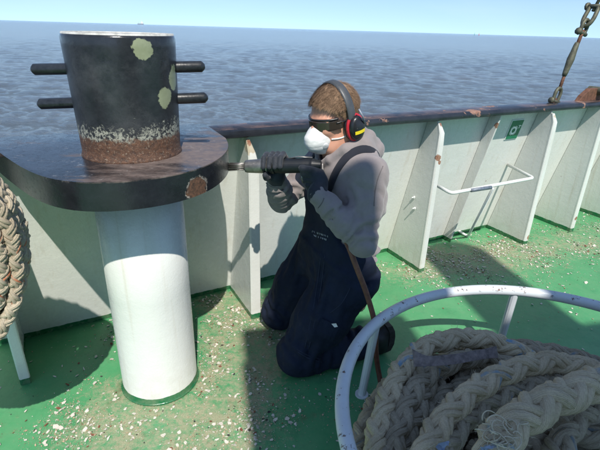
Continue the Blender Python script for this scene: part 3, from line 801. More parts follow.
B.chain([J['neck'], J['chest'], J['pel']], [.075, .115, .12], .05); B.cap(J['shL'], J['shR'], .055, .055, .05)
for e in 'LR':
    B.chain([J['sh'+e], J['el'+e], J['wr'+e]], [.042, .026, .024], .03); B.chain([J['hip'+e], J['knee'+e], J['ank'+e]], [.085, .055, .04], .03)
lo, hi = B.bounds()
body = sdf_obj('body', B, lo, hi, .0065, M_skin, person, PB)

# hoodie
Hd = Field(.05)
for sgn_ in (1, -1):
    Hd.cap(J['pel']+LT*.065*sgn_+FW*.0+UP*-.06, J['pel']+LT*.072*sgn_+UP*.08, .122, .118, .07)
    Hd.cap(J['pel']+LT*.072*sgn_+UP*.08, J['chest']+LT*.085*sgn_, .118, .118, .07)
    Hd.cap(J['chest']+LT*.085*sgn_, J['neck']+LT*.07*sgn_-UP*.10, .118, .088, .07)
Hd.cap(J['shL'], J['shR'], .074, .074, .07); Hd.cap(J['neck']-UP*.05, J['neck']-UP*.015, .085, .070, .05)
for e in 'LR':
    sh, el, wr = J['sh'+e], J['el'+e], J['wr'+e]
    m1 = (sh+el)/2; m2 = el + (wr-el)*.40; cf = el + (wr-el)*.74
    Hd.chain([sh, m1, el], [.069, .061, .055], .035); Hd.chain([el, m2, cf], [.056, .055, .049], .03); Hd.cap(el+(wr-el)*.80, el+(wr-el)*.97, .040, .039, .010)
# the hood, lying open behind and beside the neck with a rolled edge
nk = J['neck']
hood = [nk+FW*.100+LT*.012-UP*.075, nk+FW*.080+LT*.055-UP*.040, nk+FW*.030+LT*.092+UP*.004, nk-FW*.040+LT*.092+UP*.028, nk-FW*.092+LT*.045+UP*.036, nk-FW*.098-LT*.03+UP*.036, nk-FW*.05-LT*.09+UP*.025, nk+FW*.03-LT*.088, nk+FW*.082-LT*.04-UP*.045, nk+FW*.100-UP*.078]
Hd.chain([q+UP*.010 for q in hood], [.016, .020, .025, .030, .032, .032, .03, .025, .02, .016], .010)
Hd.chain([nk+FW*.02+LT*.105-UP*.03, nk-FW*.06+LT*.10-UP*.005, nk-FW*.125+LT*.03-UP*.015, nk-FW*.125-LT*.03-UP*.015, nk-FW*.05-LT*.10-UP*.01], [.022, .034, .042, .042, .034], .035)
Hd.cap(nk-FW*.125-UP*.02, nk-FW*.130-UP*.12, .046, .026, .05)
torso_only = Field(.05); torso_only.p = list(Hd.p[:7])
HF = Folds()
for e in 'LR':
    sh, el, wr = J['sh'+e], J['el'+e], J['wr'+e]
    HF.add(sh, el, .067, .055, [(.97, 95, .60, -55, .018), (.86, 100, .38, 0, .012), (1.03, 85, .86, -75, .019), (.02, 75, .42, 25, .013), (.12, 100, .66, 60, .011), (.02, -30, .34, -80, .010), (.70, -20, .80, -110, .009)])
    HF.add(el, wr, .055, .048, [(.03, 95, .20, -80, .016), (.16, 110, .34, -60, .015), (.33, 70, .46, -95, .013), (.46, 110, .58, -40, .014), (.58, 80, .67, -100, .015), (.68, 110, .74, -70, .014)], .010)
HF.add(J['pel'], J['chest'], .19, .19, [(-.1, -120, .25, -20, .016), (.1, -130, .40, -30, .015), (.30, -110, .62, -40, .013), (.55, -100, .95, -50, .012), (.05, -60, .1, 40, .014)], .016)
OF = Folds()
for e in 'LR':
    hp, kn, an = J['hip'+e], J['knee'+e], J['ank'+e]
    OF.add(hp, kn, .128, .095, [(-.05, 70, .50, 25, .022), (-.05, 35, .66, -5, .020), (.0, -5, .55, -45, .018), (.05, 95, .60, 70, .018), (.35, 40, .95, 20, .014), (.5, -15, .98, -55, .016), (.78, 85, .90, -40, .017), (.90, 100, 1.0, -20, .016)], .018)
    OF.add(kn, an, .086, .084, [(.15, 60, .28, -80, .018), (.34, 70, .45, -90, .020), (.52, 50, .60, -90, .020), (.70, 70, .76, -80, .020), (.85, 60, .92, -80, .016)], .015)
OF.add(J['pel']-UP*.05, J['chest'], .18, .185, [(.0, 20, .2, 110, .016), (.18, 5, .32, 100, .014), (.4, 10, .55, 90, .010), (.6, 30, .95, 60, .009)], .015)
def hood_post(P, d):
    d = d + HF(P)
    for e, sd0 in (('L', 2), ('R', 25)):
        sh, el, wr = J['sh'+e], J['el'+e], J['wr'+e]
        d = d + wrinkle(P, sh, el, 21, 8, sd0, .020, el, .085, .38, .095, .5) + wrinkle(P, el, wr, 25, 8, sd0+3, .018, el*.3+wr*.7, .08, .5, .085, -.4)
    d = d + wrinkle(P, J['pel']-UP*.1, J['neck'], 13, 6, 41, .018, J['pel']+UP*.10, .13, .45, .24, .5)
    d = d + wrinkle(P, nk-FW*.12-UP*.1, nk-FW*.02+UP*.06, 20, 9, 57, .010, nk-FW*.06, .10, .2, .15)
    # neck opening
    q = (P-(J['neck']+UP*.02+FW*.03)); hole = np.sqrt((q @ FW)**2 + (q @ LT)**2 + (np.clip(np.abs(q[:, 2])-.05, 0, None))**2) - .064
    return np.maximum(d, -hole)
Hd.post.append(hood_post)
lo, hi = Hd.bounds(.02); hoodie = sdf_obj('hoodie', Hd, lo, hi, .0056, M_hood, person, PB)

# overalls: seat, legs, bib
Ov = Field(.06)
Ov.cap(J['hipL']+UP*.0, J['hipR']+UP*.0, .116, .116); Ov.cap(J['pel']+LT*.06-UP*.03, J['pel']-LT*.06-UP*.03, .14, .14)
for e in 'LR':
    hp, kn, an = J['hip'+e], J['knee'+e], J['ank'+e]; m = (hp+kn)/2
    Ov.chain([hp, m+FW*.0, kn+UP*.03-FW*.01], [.130, .122, .098], .05)
    Ov.cap(kn+FW*.012-UP*.005, kn-FW*.06+UP*.0, .078, .084, .04)
    Ov.chain([kn-FW*.02, kn*.5+an*.5+UP*.005, an-(an-kn)*.12], [.082, .090, .080], .04)
zb0, zb1 = .50, .905
def over_post(P, d):
    d = d + OF(P)
    fq = (P-J['pel']) @ FW; d = np.maximum(d, (P[:, 2]-(.49 + np.clip(fq+.02, 0, .2)*1.6))*.6)
    # bib: a layer over the chest
    dt = torso_only(P)
    q = P-J['chest']; fr = q @ FW; la = q @ LT; z = P[:, 2]
    half = np.where(z > .74, .125, .125+(.74-z)*.55)
    bib = np.maximum.reduce([np.abs(dt-.010)-.010, np.abs(la)-half, z-zb1, zb0-.08-z, .02-fr-(.74-np.minimum(z, .74))*.6])
    low = np.maximum(dt-.018, np.maximum(z-.475-np.clip(fr, 0, .2)*.8, .38-z))              # waistband all round
    d = smin(smin(d, bib, .02), low, .05)
    for e, sd0 in (('L', 61), ('R', 73)):
        hp, kn, an = J['hip'+e], J['knee'+e], J['ank'+e]
        d = d + wrinkle(P, hp, kn, 8, 15, sd0, .017, hp*.4+kn*.6, .16, .5, .20, .2) + wrinkle(P, hp, kn, 20, 8, sd0+2, .020, hp, .12, .15, .20, .6)
        d = d + wrinkle(P, kn, an, 17, 9, sd0+4, .022, kn*.3+an*.7, .12, .5, .15, .5) + wrinkle(P, hp, kn, 24, 9, sd0+6, .016, kn, .10, .1, .16, -.5)
    d = d + wrinkle(P, J['pel']-UP*.12, J['chest']+UP*.05, 14, 7, 91, .014, J['pel']+FW*.12, .12, .35, .25, .7)
    return np.maximum(d, .004-z)
Ov.post.append(over_post)
lo, hi = Ov.bounds(.02); lo[2] = -.01; hi[2] = .95; overalls = sdf_obj('overalls', Ov, lo, hi, .006, M_over, person, PB)

# strap over the shoulder: pushed onto the hoodie surface
def push(fn, p, off):
    p = np.array(p, float)
    for _ in range(14):
        e = 1e-3; g = np.array([fn((p+e*np.eye(3)[i])[None])[0] - fn((p-e*np.eye(3)[i])[None])[0] for i in range(3)])/(2*e)
        g /= np.linalg.norm(g)+1e-9; p = p - g*(fn(p[None])[0]-off)
    return p, g
def ribbon(name, fn, pts, w, th_, mat, parent, off=.003):
    P = catmull(pts, 9)
    for _ in range(6): P[1:-1] = .5*P[1:-1] + .25*(P[2:]+P[:-2])
    S = [push(fn, p, off) for p in P]; C = np.array([a for a, _ in S]); G = np.array([b for _, b in S])
    T = np.gradient(C, axis=0); T /= np.linalg.norm(T, axis=1)[:, None]; Gs = G.copy()
    for _ in range(8): Gs[1:-1] = .5*Gs[1:-1] + .25*(Gs[2:]+Gs[:-2])
    G = Gs/np.linalg.norm(Gs, axis=1)[:, None]
    for _ in range(4): C[1:-1] = .5*C[1:-1] + .25*(C[2:]+C[:-2])
    C = C + G*.002; Sd = np.cross(T, G); Sd /= np.linalg.norm(Sd, axis=1)[:, None]
    V = np.stack([C+Sd*w-G*th_*.6, C+Sd*w+G*th_*.3, C+Sd*w*.8+G*th_, C-Sd*w*.8+G*th_, C-Sd*w+G*th_*.3, C-Sd*w-G*th_*.6], 1).reshape(-1, 3); n = len(C)
    Fc = [(6*i+k, 6*i+(k+1) % 6, 6*i+6+(k+1) % 6, 6*i+6+k) for i in range(n-1) for k in range(6)]
    return mesh_obj(name, V, Fc, mat, parent, base=PB, smooth=True)
for sg in (1, -1):
    b0 = J['chest']+FW*.13+LT*.095*sg; 
    pts = [b0+UP*.02, J['shL' if sg > 0 else 'shR']*.62+J['neck']*.38+FW*.10-UP*.045, J['shL' if sg > 0 else 'shR']*.66+J['neck']*.34+FW*.02+UP*.06, J['shL' if sg > 0 else 'shR']*.64+J['neck']*.36-FW*.07+UP*.02, J['chest']-FW*.13+LT*.06*sg+UP*.0, J['pel']-FW*.15+LT*.05*sg+UP*.06]
    ribbon('overall_strap', Hd, pts, .0165, .004, M_strapn, person)
# boots
for e in 'LR':
    an, kn = J['ank'+e], J['knee'+e]; dr_ = (an-kn)*np.array([1, 1, 0]); dr_ /= np.linalg.norm(dr_)
    Bt = Field(.03); Bt.cap(an-dr_*.05, an+dr_*.02+UP*.005, .058, .052); Bt.cap(an+dr_*.025, an+dr_*.055-UP*.03, .046, .042); Bt.cap(an+dr_*.05-UP*.0, an+dr_*.075-UP*.045, .046, .036)
    Bt.cap(an+dr_*.10+UP*.045, an+dr_*.085-UP*.045, .034, .034)
    Bt.post.append(lambda P, d: np.maximum(d + .002*vnoise(P, 3, 70, 6), .003-P[:, 2]))
    lo, hi = Bt.bounds(.02); bt = sdf_obj('boot', Bt, lo, hi, .005, M_boot, person, PB)
    sl = np.cross(dr_, UP); S_ = []      # ribbed sole, turned back and up
    for q, (dz, wd, dx) in enumerate(((.085, .030, .118), (.055, .036, .132), (.02, .036, .138), (-.02, .040, .134), (-.06, .036, .122), (-.078, .024, .104))): S_ += [an+dr_*dx+UP*dz+sl*wd, an+dr_*dx+UP*dz-sl*wd, an+dr_*(dx-.03)+UP*dz-sl*wd, an+dr_*(dx-.03)+UP*dz+sl*wd]
    mesh_obj('sole', np.array(S_), [(4*i+k, 4*i+(k+1) % 4, 4*i+4+(k+1) % 4, 4*i+4+k) for i in range(5) for k in range(4)] + [(0, 1, 2, 3), (23, 22, 21, 20)], M_sole, bt, base=PB)
# hair: a short cap plus strands
def m_hair():
    t = NT('brown_hair'); f = t.noise(60, 5, .7)
    c = t.mix(t.ramp(f, .3, .7), (.12, .076, .047), (.30, .195, .122)); return t.fin(c, .75, 0, None, .2)
M_hair = m_hair()
Cr = Field(.02); Cr.ell(hw(-.012, 0, .032), (.097, .078, .090), MH)
def hair_line(l):   # >0 where hair grows, in head-local coordinates
    x, y, z = l[:, 0], np.abs(l[:, 1]), l[:, 2]
    line = np.where(x > .03, .072 + (x-.03)*.28 - y*.20, np.where(x > -.03, .072 - (.03-x)*1.48, -.017-(-.03-x)*.9))
    line = np.where((x > -.005) & (x < .04) & (y > .05), line-.030, line)      # sideburns
    return z - line
def hair_fn(P):
    l = (P-HD) @ MH; d = Cr(P) - .0085 + .0018*vnoise(P, 21, 70, 8)
    d = np.where(l[:, 2] > .08, d-.004, d)
    return np.maximum(d, -hair_line(l)*.75)
lo, hi = HD-.16, HD+.16; hair = sdf_obj('hair', hair_fn, lo, hi, .004, M_hair, person, PB)
rng = np.random.default_rng(9); U = rng.normal(size=(34000, 3)); U /= np.linalg.norm(U, axis=1)[:, None]
Lp = np.array([-.012, 0, .032]) + U*np.array([.097, .078, .090])*1.07; keep = hair_line(Lp) > .002; Lp = Lp[keep]; U = U[keep]
flow = np.array([.75, .25, -.35]) + rng.normal(0, .17, (len(Lp), 3)); flow[Lp[:, 0] < -.03] = np.array([-.3, 0, -.9]) + rng.normal(0, .2, (int((Lp[:, 0] < -.03).sum()), 3)); flow[Lp[:, 2] < .03] = np.array([.0, 0, -.9]) + rng.normal(0, .2, (int((Lp[:, 2] < .03).sum()), 3))
dirn = U*.28 + flow - U*(flow*U).sum(1)[:, None]*.8; dirn /= np.linalg.norm(dirn, axis=1)[:, None]
ln = rng.uniform(.012, .026, len(Lp))[:, None]*np.where(Lp[:, 2:3] > .055, 1.35, .5); sw_ = np.cross(dirn, U); sw_ /= np.linalg.norm(sw_, axis=1)[:, None]+1e-9
v0, v1, v2 = Lp-U*.003+sw_*.0008, Lp-U*.003-sw_*.0008, Lp+dirn*ln*.6+U*.002; v3 = Lp+dirn*ln
V = np.stack([v0, v1, v2+sw_*.0005, v2-sw_*.0005, v3], 1).reshape(-1, 3) @ MH.T + HD
i0 = np.arange(len(Lp))*5; Fc = [(a, a+1, a+3, a+2) for a in i0] + [(a+2, a+3, a+4) for a in i0]
o = mesh_obj('hair_strands', V, Fc, M_hair, hair, base=PB); o['kind'] = 'stuff'

# respirator, goggles, ear defenders
M_mask = plain('white_respirator', (.66, .66, .64), .7, 0, .08, 80, .4); M_valve = plain('grey_valve', (.52, .53, .53), .5)
Mk = Field(.03); Mk.ell(hw(.080, 0, -.056), (.048, .050, .050), MH); Mk.cap(hw(.094, 0, -.022), hw(.112, 0, -.052), .016, .031, .035); Mk.cap(hw(.075, 0, -.095), hw(.112, 0, -.075), .030, .024, .035)
Mk.post.append(lambda P, d: np.maximum(d, .038-((P-HD) @ MH)[:, 0]) + .0007*vnoise(P, 2, 120, 5) + .0012*np.exp(-((((P-HD) @ MH)[:, 2]+.052)/.0022)**2) + .0012*np.exp(-((((P-HD) @ MH)[:, 2]+.075)/.0022)**2))
lo, hi = Mk.bounds(.02); mask = sdf_obj('respirator', Mk, lo, hi, .0036, M_mask, person, PB)
for sg in (1, -1):
    c = hw(.092, .046*sg, -.080); n_ = MH @ np.array([.35, .85*sg, -.35]); v, f = lathe([(-.012, .015), (-.002, .0155), (.0, .0135), (.0015, .012), (.002, .005)], 20, c, n_); mesh_obj('valve', v, f, M_valve, mask, base=PB, smooth=True)
    pts = [hw(.062, .053*sg, -.058), hw(.02, .073*sg, -.060), hw(-.035, .078*sg, -.045), hw(-.085, .05*sg, -.03)]
    v, f = tube(catmull(pts, 6), .0028, 6); mesh_obj('mask_strap', v, f, M_mask, mask, base=PB)
t = NT('smoked_lens'); M_lens = t.fin((.035, .026, .02), .07, 0, None, .6)
M_blk = plain('black_plastic', (.014, .014, .016), .32, 0, .2, 40, .05)
def gog(P):
    l = (P-HD) @ MH; x, y, z = l[:, 0], l[:, 1], l[:, 2]
    r = np.sqrt(((x+.012)/.112)**2 + (y/.083)**2); sh_ = np.abs(r-1)*.09-.0045
    zc = -.002 + .0*x; return np.maximum.reduce([sh_, np.abs(z-zc)-(.0235-.004*np.abs(y)/.08), .022-x]) 
gl = sdf_obj('goggles', gog, HD-.15, HD+.15, .0036, M_lens, person, PB)
for sg in (1, -1):
    v, f = tube(catmull([hw(.045, .074*sg, .006), hw(.015, .0835*sg, .006), hw(-.03, .085*sg, .000), hw(-.05, .082*sg, -.015)], 5), .0055, 8, flat=.6); mesh_obj('temple_arm', v, f, M_blk, gl, base=PB, smooth=True)
v, f = tube(catmull([hw(.036, .078, .021), hw(.075, .056, .023), hw(.100, 0, .024), hw(.075, -.056, .023), hw(.036, -.078, .021)], 6), .004, 8); mesh_obj('brow_bar', v, f, M_blk, gl, base=PB, smooth=True)
M_red = plain('red_plastic', (.42, .018, .03), .4, 0, .1); M_yel = plain('yellow_stripe', (.80, .62, .02), .45, 0, .08)
ed = empty('ear_defenders', (0, 0, 0)); ed.parent = person
for sg in (1, -1):
    c = hw(-.024, .094*sg, -.030); fl_ = Field(.012)
    tl_ = MH @ np.array([[1, 0, 0], [0, 1, 0], [0, 0, 1.0]])
    def cup_fn(P, c=c, sg=sg):
        l = (P-c) @ MH; y = l[:, 1]*sg; q = np.sqrt((l[:, 0]/.036)**2 + (l[:, 2]/.048)**2)*.041 - .041
        dome = .036 - .012*np.clip(((l[:, 0]/.036)**2+(l[:, 2]/.048)**2), 0, 2)
        ww = np.stack([q+.008, np.abs(y-.012)-(dome-.012)+.008], 1); return np.minimum(ww.max(1), 0)+np.linalg.norm(np.maximum(ww, 0), axis=1)-.008
    cup = sdf_obj('ear_cup', cup_fn, c-.08, c+.08, .0036, M_blk, ed, PB)
    th = np.linspace(0, 2*math.pi, 41); P = np.array([c + MH @ np.array([.037*math.cos(a), .004*sg, .049*math.sin(a)]) for a in th]); v, f = tube(P, .0068, 10, cap=False); mesh_obj('red_rim', v, f, M_red, cup, base=PB, smooth=True)
    P = np.array([c + MH @ np.array([.030*math.cos(a), -.012*sg, .041*math.sin(a)]) for a in th]); v, f = tube(P, .012, 10, cap=False); mesh_obj('ear_cushion', v, f, M_blk, cup, base=PB, smooth=True)
    V = []
    for zq in (-.0185, -.005):
        for xq in np.linspace(-.024, .024, 9):
            dm = .0365 - .012*((xq/.036)**2+(zq/.048)**2); V.append(c + MH @ np.array([xq, (dm+.0012)*sg, zq]))
    mesh_obj('yellow_stripe', np.array(V), [(k, k+1, k+10, k+9) for k in range(8)], M_yel, cup, base=PB)
    v, f = tube([c + MH @ np.array([-.028, .03*sg, .012]), c + MH @ np.array([-.012, .042*sg, .045]), c + MH @ np.array([-.006, .030*sg, .075])], .0035, 8); mesh_obj('wire_yoke', v, f, M_bare, cup, base=PB, smooth=True)
aa = np.linspace(-.18, math.pi+.18, 40); V = []
M_band = plain('grey_headband', (.055, .06, .065), .42, 0, .2, 40)
for a in aa:
    q = np.array([-.012-.004*math.sin(a), .0995*math.cos(a), .012+.125*math.sin(a)]); n_ = np.array([0, math.cos(a), math.sin(a)])
    for w, t_ in ((.017, -.002), (.017, .003), (.010, .006), (-.010, .006), (-.017, .003), (-.017, -.002)): V.append(hw(*(q + n_*t_ + np.array([w, 0, 0]))))
mesh_obj('headband', np.array(V), [(6*i+k, 6*i+(k+1) % 6, 6*i+6+(k+1) % 6, 6*i+6+k) for i in range(39) for k in range(6)], M_band, ed, base=PB, smooth=True)

# needle scaler (a thing of its own, held)
TA, TB = np.array([-.283, 1.765, .981]), np.array([.075, 1.690, 1.020]); TD = (TB-TA)/np.linalg.norm(TB-TA); TL = np.linalg.norm(TB-TA)
tool = empty('needle_scaler', tuple(TA)); tag(tool, 'black and steel air needle scaler pressed against the edge of the bollard plate', 'power tool')
M_steel = plain('worn_steel', (.24, .23, .215), .40, .8, .3, 50, .2); M_tool = plain('black_tool_body', (.008, .010, .013), .45, 0, .35, 30, .15, .002, .35)
def tl(profile, seg=28): return lathe(profile, seg, TA, TD)
v, f = tl([(.058, .016), (.060, .0235), (.066, .0255), (.100, .0275), (.135, .029), (.140, .027)]); mesh_obj('nose_tube', v, f, M_steel, tool, base=TA, smooth=False)
v, f = tl([(.132, .026), (.136, .030), (.180, .031), (.185, .0285), (.200, .0285), (.205, .0305), (.300, .029), (.335, .027), (.350, .022), (TL, .016)]); mesh_obj('barrel', v, f, M_tool, tool, base=TA, smooth=False)
side1 = np.cross(TD, UP); side1 /= np.linalg.norm(side1); up1 = np.cross(side1, TD)
for k in range(19):
    a = k*2.4; r = .0150*math.sqrt(k/18.0); o_ = side1*r*math.cos(a)+up1*r*math.sin(a); v, f = tube([TA+TD*(-.018+.004*(k % 3)) + o_*1.15, TA+TD*.062+o_], .0025, 6); mesh_obj('needle', v, f, M_steel, tool, base=TA, smooth=True)
HG = TA+TD*.315
v, f = tube(catmull([HG-up1*.01, HG-up1*.045+TD*.012, HG-up1*.095+TD*.03], 5), [.019]*5+[.018]*5+[.017], 12); mesh_obj('pistol_grip', v, f, M_tool, tool, base=TA, smooth=True)
v, f = tube([HG-TD*.03-up1*.03, HG-TD*.022-up1*.07], .006, 8); mesh_obj('trigger', v, f, M_steel, tool, base=TA, smooth=True)

gb0 = HG-up1*.085+TD*.027; gdir = (-up1*.95+TD*.3)
v, f = lathe([(0, .014), (.006, .0155), (.016, .0155), (.018, .011), (.034, .011), (.036, .014), (.046, .014)], 12, gb0, gdir); mesh_obj('air_fitting', v, f, plain('brass', (.42, .29, .10), .35, .9, .2), tool, base=TA, smooth=False)
v, f = tube([TA+TD*.24+up1*.028, TA+TD*.28+up1*.036, TA+TD*.335+up1*.030], .006, 8, flat=.5); mesh_obj('throttle_lever', v, f, M_steel, tool, base=TA, smooth=True)
for tt_ in (.150, .166, .325): v, f = tl([(tt_, .0312), (tt_+.005, .0318), (tt_+.006, .030)], 28) if tt_ < .3 else tl([(tt_, .029), (tt_+.006, .0292), (tt_+.007, .0275)], 28); mesh_obj('collar', v, f, M_steel if tt_ < .16 else M_tool, tool, base=TA)

# gloves: palm, four fingers and a thumb each, closed on the tool
def glove(palm_a, palm_b, knuckles, fingers, thumb, wrist_a, wrist_b, seed, label=None):
    G = Field(.012)
    G.cap(wrist_a, wrist_b, .037, .033, .02)
    G.cap(wrist_b, (palm_a+palm_b)/2, .033, .028, .02); G.cap(palm_a, palm_b, .023, .021, .018)
    for k_, fi in zip(knuckles, fingers): G.cap((palm_a+palm_b)/2*.35+k_*.65, k_, .0135, .0130, .006); G.chain([k_]+fi, [.0132, .0122, .0112, .0102][:len(fi)+1], .0025)
    G.chain(thumb, [.018, .0145, .013, .0115][:len(thumb)], .008)
    G.post.append(lambda P, d: d + .0012*vnoise(P, seed, 130, 7))
    lo, hi = G.bounds(.015); return sdf_obj('glove', G, lo, hi, .0032, M_glove, person, PB)
def onbar(t, ang, r): return TA + TD*t + r*(side1*math.cos(ang) + up1*math.sin(ang))
# side1 points towards the camera when positive
sgn1 = 1 if side1[1] < 0 else -1
def ob(t, deg, r): a = math.radians(deg); return TA + TD*t + r*(side1*sgn1*math.cos(a) + up1*math.sin(a))   # 0 = camera side, 90 = top, 180 = far side, 270 = below
kn, fi = [], []
for q, (t0, le) in enumerate(((.150, 1.0), (.173, 1.05), (.196, 1.02), (.217, .92))):
    kn.append(ob(t0, 152, .046)); fi.append([ob(t0-.001, 110, .046*1.0), ob(t0-.002, 62-6*le, .0455), ob(t0-.003, 22-12*le, .043)])
glove(ob(.160, 195, .046), ob(.210, 200, .046), kn, fi, [ob(.155, 225, .046), ob(.147, 262, .045), ob(.146, 292, .043), ob(.147, 318, .0425)], J['elR']+(J['wrR']-J['elR'])*.82, J['wrR'], 31)
# left hand on the pistol grip
gx = up1; gp = HG-up1*.055+TD*.016; gd = (-up1*.95+TD*.3); gd /= np.linalg.norm(gd)
cs_ = side1*sgn1
def og(t, deg, r): a = math.radians(deg); return gp + gd*t + r*(cs_*math.cos(a) - TD*math.sin(a))     # 0 camera side, 90 towards the needles, 270 towards the wrist
kn, fi = [], []
for q, t0 in enumerate((-.028, -.006, .016, .036)):
    kn.append(og(t0, -15, .034)); fi.append([og(t0, 35, .033), og(t0+.001, 85, .031), og(t0+.002, 135, .029)])
lg_ = glove(og(-.022, -60, .036), og(.028, -60, .036), kn, fi, [og(-.03, -80, .040), og(-.048, -20, .034), og(-.052, 30, .032), og(-.053, 60, .031)], J['elL']+(J['wrL']-J['elL'])*.80, J['wrL'], 32)
# red tab on the left cuff, drawstrings, small white print on the bib, a white tag on the thigh
cuff = J['elL']+(J['wrL']-J['elL'])*.985; wd_ = (J['wrL']-J['elL'])/np.linalg.norm(J['wrL']-J['elL'])
pc = cuff + (np.array([-.05, -.9, .1])*.038); bm = bmesh.new()
V = [pc + wd_*a + UP*b*.9 - np.array([0, .0015, 0]) for a, b in ((-.006, -.016), (.008, -.016), (.008, .012), (-.006, .012))]
mesh_obj('red_tab', np.array(V), [(0, 1, 2, 3)], M_red, lg_, base=PB)
M_cord = plain('pale_cord', (.45, .43, .42), .8)
for sg, L_ in ((1, .12), (-.3, .15)):
    p0, _ = push(Hd, J['neck']+FW*.10+LT*.04*sg-UP*.05, .003); p1, _ = push(Hd, p0-UP*L_*.5+FW*.02, .004); p2, _ = push(Hd, p0-UP*L_+FW*.01+LT*.01, .004)
    v, f = tube(catmull([p0, p1, p2], 6), .0032, 7); mesh_obj('drawstring', v, f, M_cord, hoodie, base=PB, smooth=True)
def on_surface_px(fn, x, y, y0=1.2, y1=2.3):
    d_ = ray(x, y); o_ = np.array([0, 0, CAM_H]); t_ = y0/d_[1]
    for _ in range(80):
        dd = fn((o_+d_*t_)[None])[0]
        if dd < .0006: break
        t_ += max(dd*.7, .0008)/np.linalg.norm(d_)
    return o_ + d_*t_
V, Fc = [], []
r3 = random.Random(4)
for row in range(2):
    for k in range(14):
        if r3.random() < .2: continue
        x, y = 312.5+k*1.15, 231.5+row*3.6+k*.38
        a, b = on_surface_px(Ov, x, y-.9), on_surface_px(Ov, x+r3.choice((-.4, .7, .1, 1.0)), y+.9); w = np.array([.0008, 0, .0002]); o_ = np.array([0, -.002, .001]); n0 = len(V)
        V += [a-w+o_, a+w+o_, b+w+o_, b-w+o_]; Fc.append((n0, n0+1, n0+2, n0+3))
M_print = plain('white_print', (.5, .5, .5), .7)
mesh_obj('bib_print', np.array(V), Fc, M_print, overalls, base=PB)['kind'] = 'stuff'
p = on_surface_px(Ov, 334, 325); V = [p + np.array(q) + np.array([0, -.003, .002]) for q in ((-.012, 0, .006), (.008, -.004, .012), (.016, -.006, -.004), (.002, -.006, -.008))]
mesh_obj('white_tag', np.array(V), [(0, 1, 2, 3)], M_mask, overalls, base=PB)
# thigh pocket flap
def patch(cx, cy, w, h, rot, name):
    pts = []
    for j in range(5):
        for i in range(7):
            u, v_ = (i/6-.5)*w, (j/4-.5)*h; pts.append(on_surface_px(Ov, cx+u*math.cos(rot)-v_*math.sin(rot), cy+u*math.sin(rot)+v_*math.cos(rot)))
    pts = np.array(pts); nrm_ = np.array([-.3, -.8, .5]); nrm_ /= np.linalg.norm(nrm_); top_ = pts + nrm_*.006; n = len(pts)
    Fc = [(n+a, n+a+1, n+a+8, n+a+7) for j in range(4) for a in range(j*7, j*7+6)]
    rimi = list(range(0, 7)) + [13, 20, 27] + list(range(34, 27, -1)) + [21, 14, 7]
    Fc += [(rimi[k], rimi[(k+1) % len(rimi)], n+rimi[(k+1) % len(rimi)], n+rimi[k]) for k in range(len(rimi))]
    mesh_obj(name, np.vstack([pts, top_]), Fc, M_over, overalls, base=PB, smooth=False)
patch(329, 331, 24, 17, .45, 'pocket_flap')
M_seam = m_cloth('navy_stitching', (.028, .036, .062), .2, 1500, 0); M_seamg = m_cloth('grey_stitching', (.15, .13, .128), .2, 1500, 0)
def seam(fn, pxs, mat, parent, r=.0022):
    q = catmull([np.r_[p, 0] for p in pxs], 6)[:, :2]; P = np.array([on_surface_px(fn, *p) for p in q])
    for _ in range(3): P[1:-1] = .5*P[1:-1] + .25*(P[2:]+P[:-2])
    v, f = tube(P, r, 6); mesh_obj('seam', v, f, mat, parent, base=PB, smooth=True)
for q in ([(321, 253), (318, 280), (313, 310), (305, 348)], [(325, 254), (322, 281), (317, 311), (309, 349)], [(350, 288), (342, 303), (330, 313)], [(278, 275), (272, 290), (266, 304)], [(298, 352), (308, 358), (322, 362)], [(297, 349), (307, 355), (321, 359)]): seam(Ov, q, M_seam, overalls)
for q in ([(383, 166), (378, 178), (375, 192), (374, 206)], [(318, 208), (322, 203), (324, 198)], [(266, 183), (272, 187), (279, 188)]): seam(Hd, q, M_seamg, hoodie, .0018)
# air hose
M_hose = plain('red_brown_hose', (.14, .058, .036), .65, 0, .4, 40, .3)
gb = HG-up1*.09+TD*.028
hp_ = [gb, gb-up1*.03+TD*.012, np.array([.125, 1.665, .80]), np.array([.185, 1.625, .73]), ony(350, 250, 1.60), ony(356, 266, 1.575), ony(367, 295, 1.57), ony(375, 325, 1.58), ony(376, 352, 1.60), ony(379, 374, 1.585), onz(384, 392, .03), onz(400, 402, .02), onz(430, 404, .018)]
P = catmull(hp_, 8); v, f = tube(P, .0115, 12); hose = mesh_obj('air_hose', v, f, M_hose, base=hp_[-1], loc=tuple(hp_[-1]), smooth=True); tag(hose, 'red-brown air hose hanging from the needle scaler to the deck', 'hose')

# ------------------------------------------------------------------ rope tray: a ring of pipe on legs
RC, RR, RH = np.array([.938, 1.047]), .788, .40
M_ring = None
def m_ring():
    t = NT('chipped_white_pipe'); f = t.noise(5, 7, .7); g = t.noise(50, 6, .7); z = t.sep()[2]
    c = t.mix(t.ramp(f, .3, .7), (.60, .64, .66), (.52, .55, .57))
    chip = t.math('MULTIPLY', t.ramp(t.noise(32, 7, .75), .595, .615), t.ramp(z, .398, .412))
    c = t.mix(chip, c, t.mix(t.ramp(g, .35, .65), (.055, .035, .03), (.17, .08, .05)))
    return t.fin(c, .42, 0, t.bump(t.math('SUBTRACT', t.math('MULTIPLY', g, .3), chip), .5, .003))
M_ring = m_ring()
tray = empty('rope_tray', (RC[0], RC[1], 0)); tag(tray, 'chipped white pipe ring on legs holding the pile of mooring rope', 'rope tray')
th = np.linspace(0, 2*math.pi, 121)
ringP = np.stack([RR*np.cos(th), RR*np.sin(th), np.full_like(th, RH)], 1)
v, f = tube(ringP, .0235, 14, cap=False); mesh_obj('rim', v, f, M_ring, tray, smooth=True)
l1, l2 = onz(377, 324, RH)[:2]-RC, onz(517, 294, RH)[:2]-RC
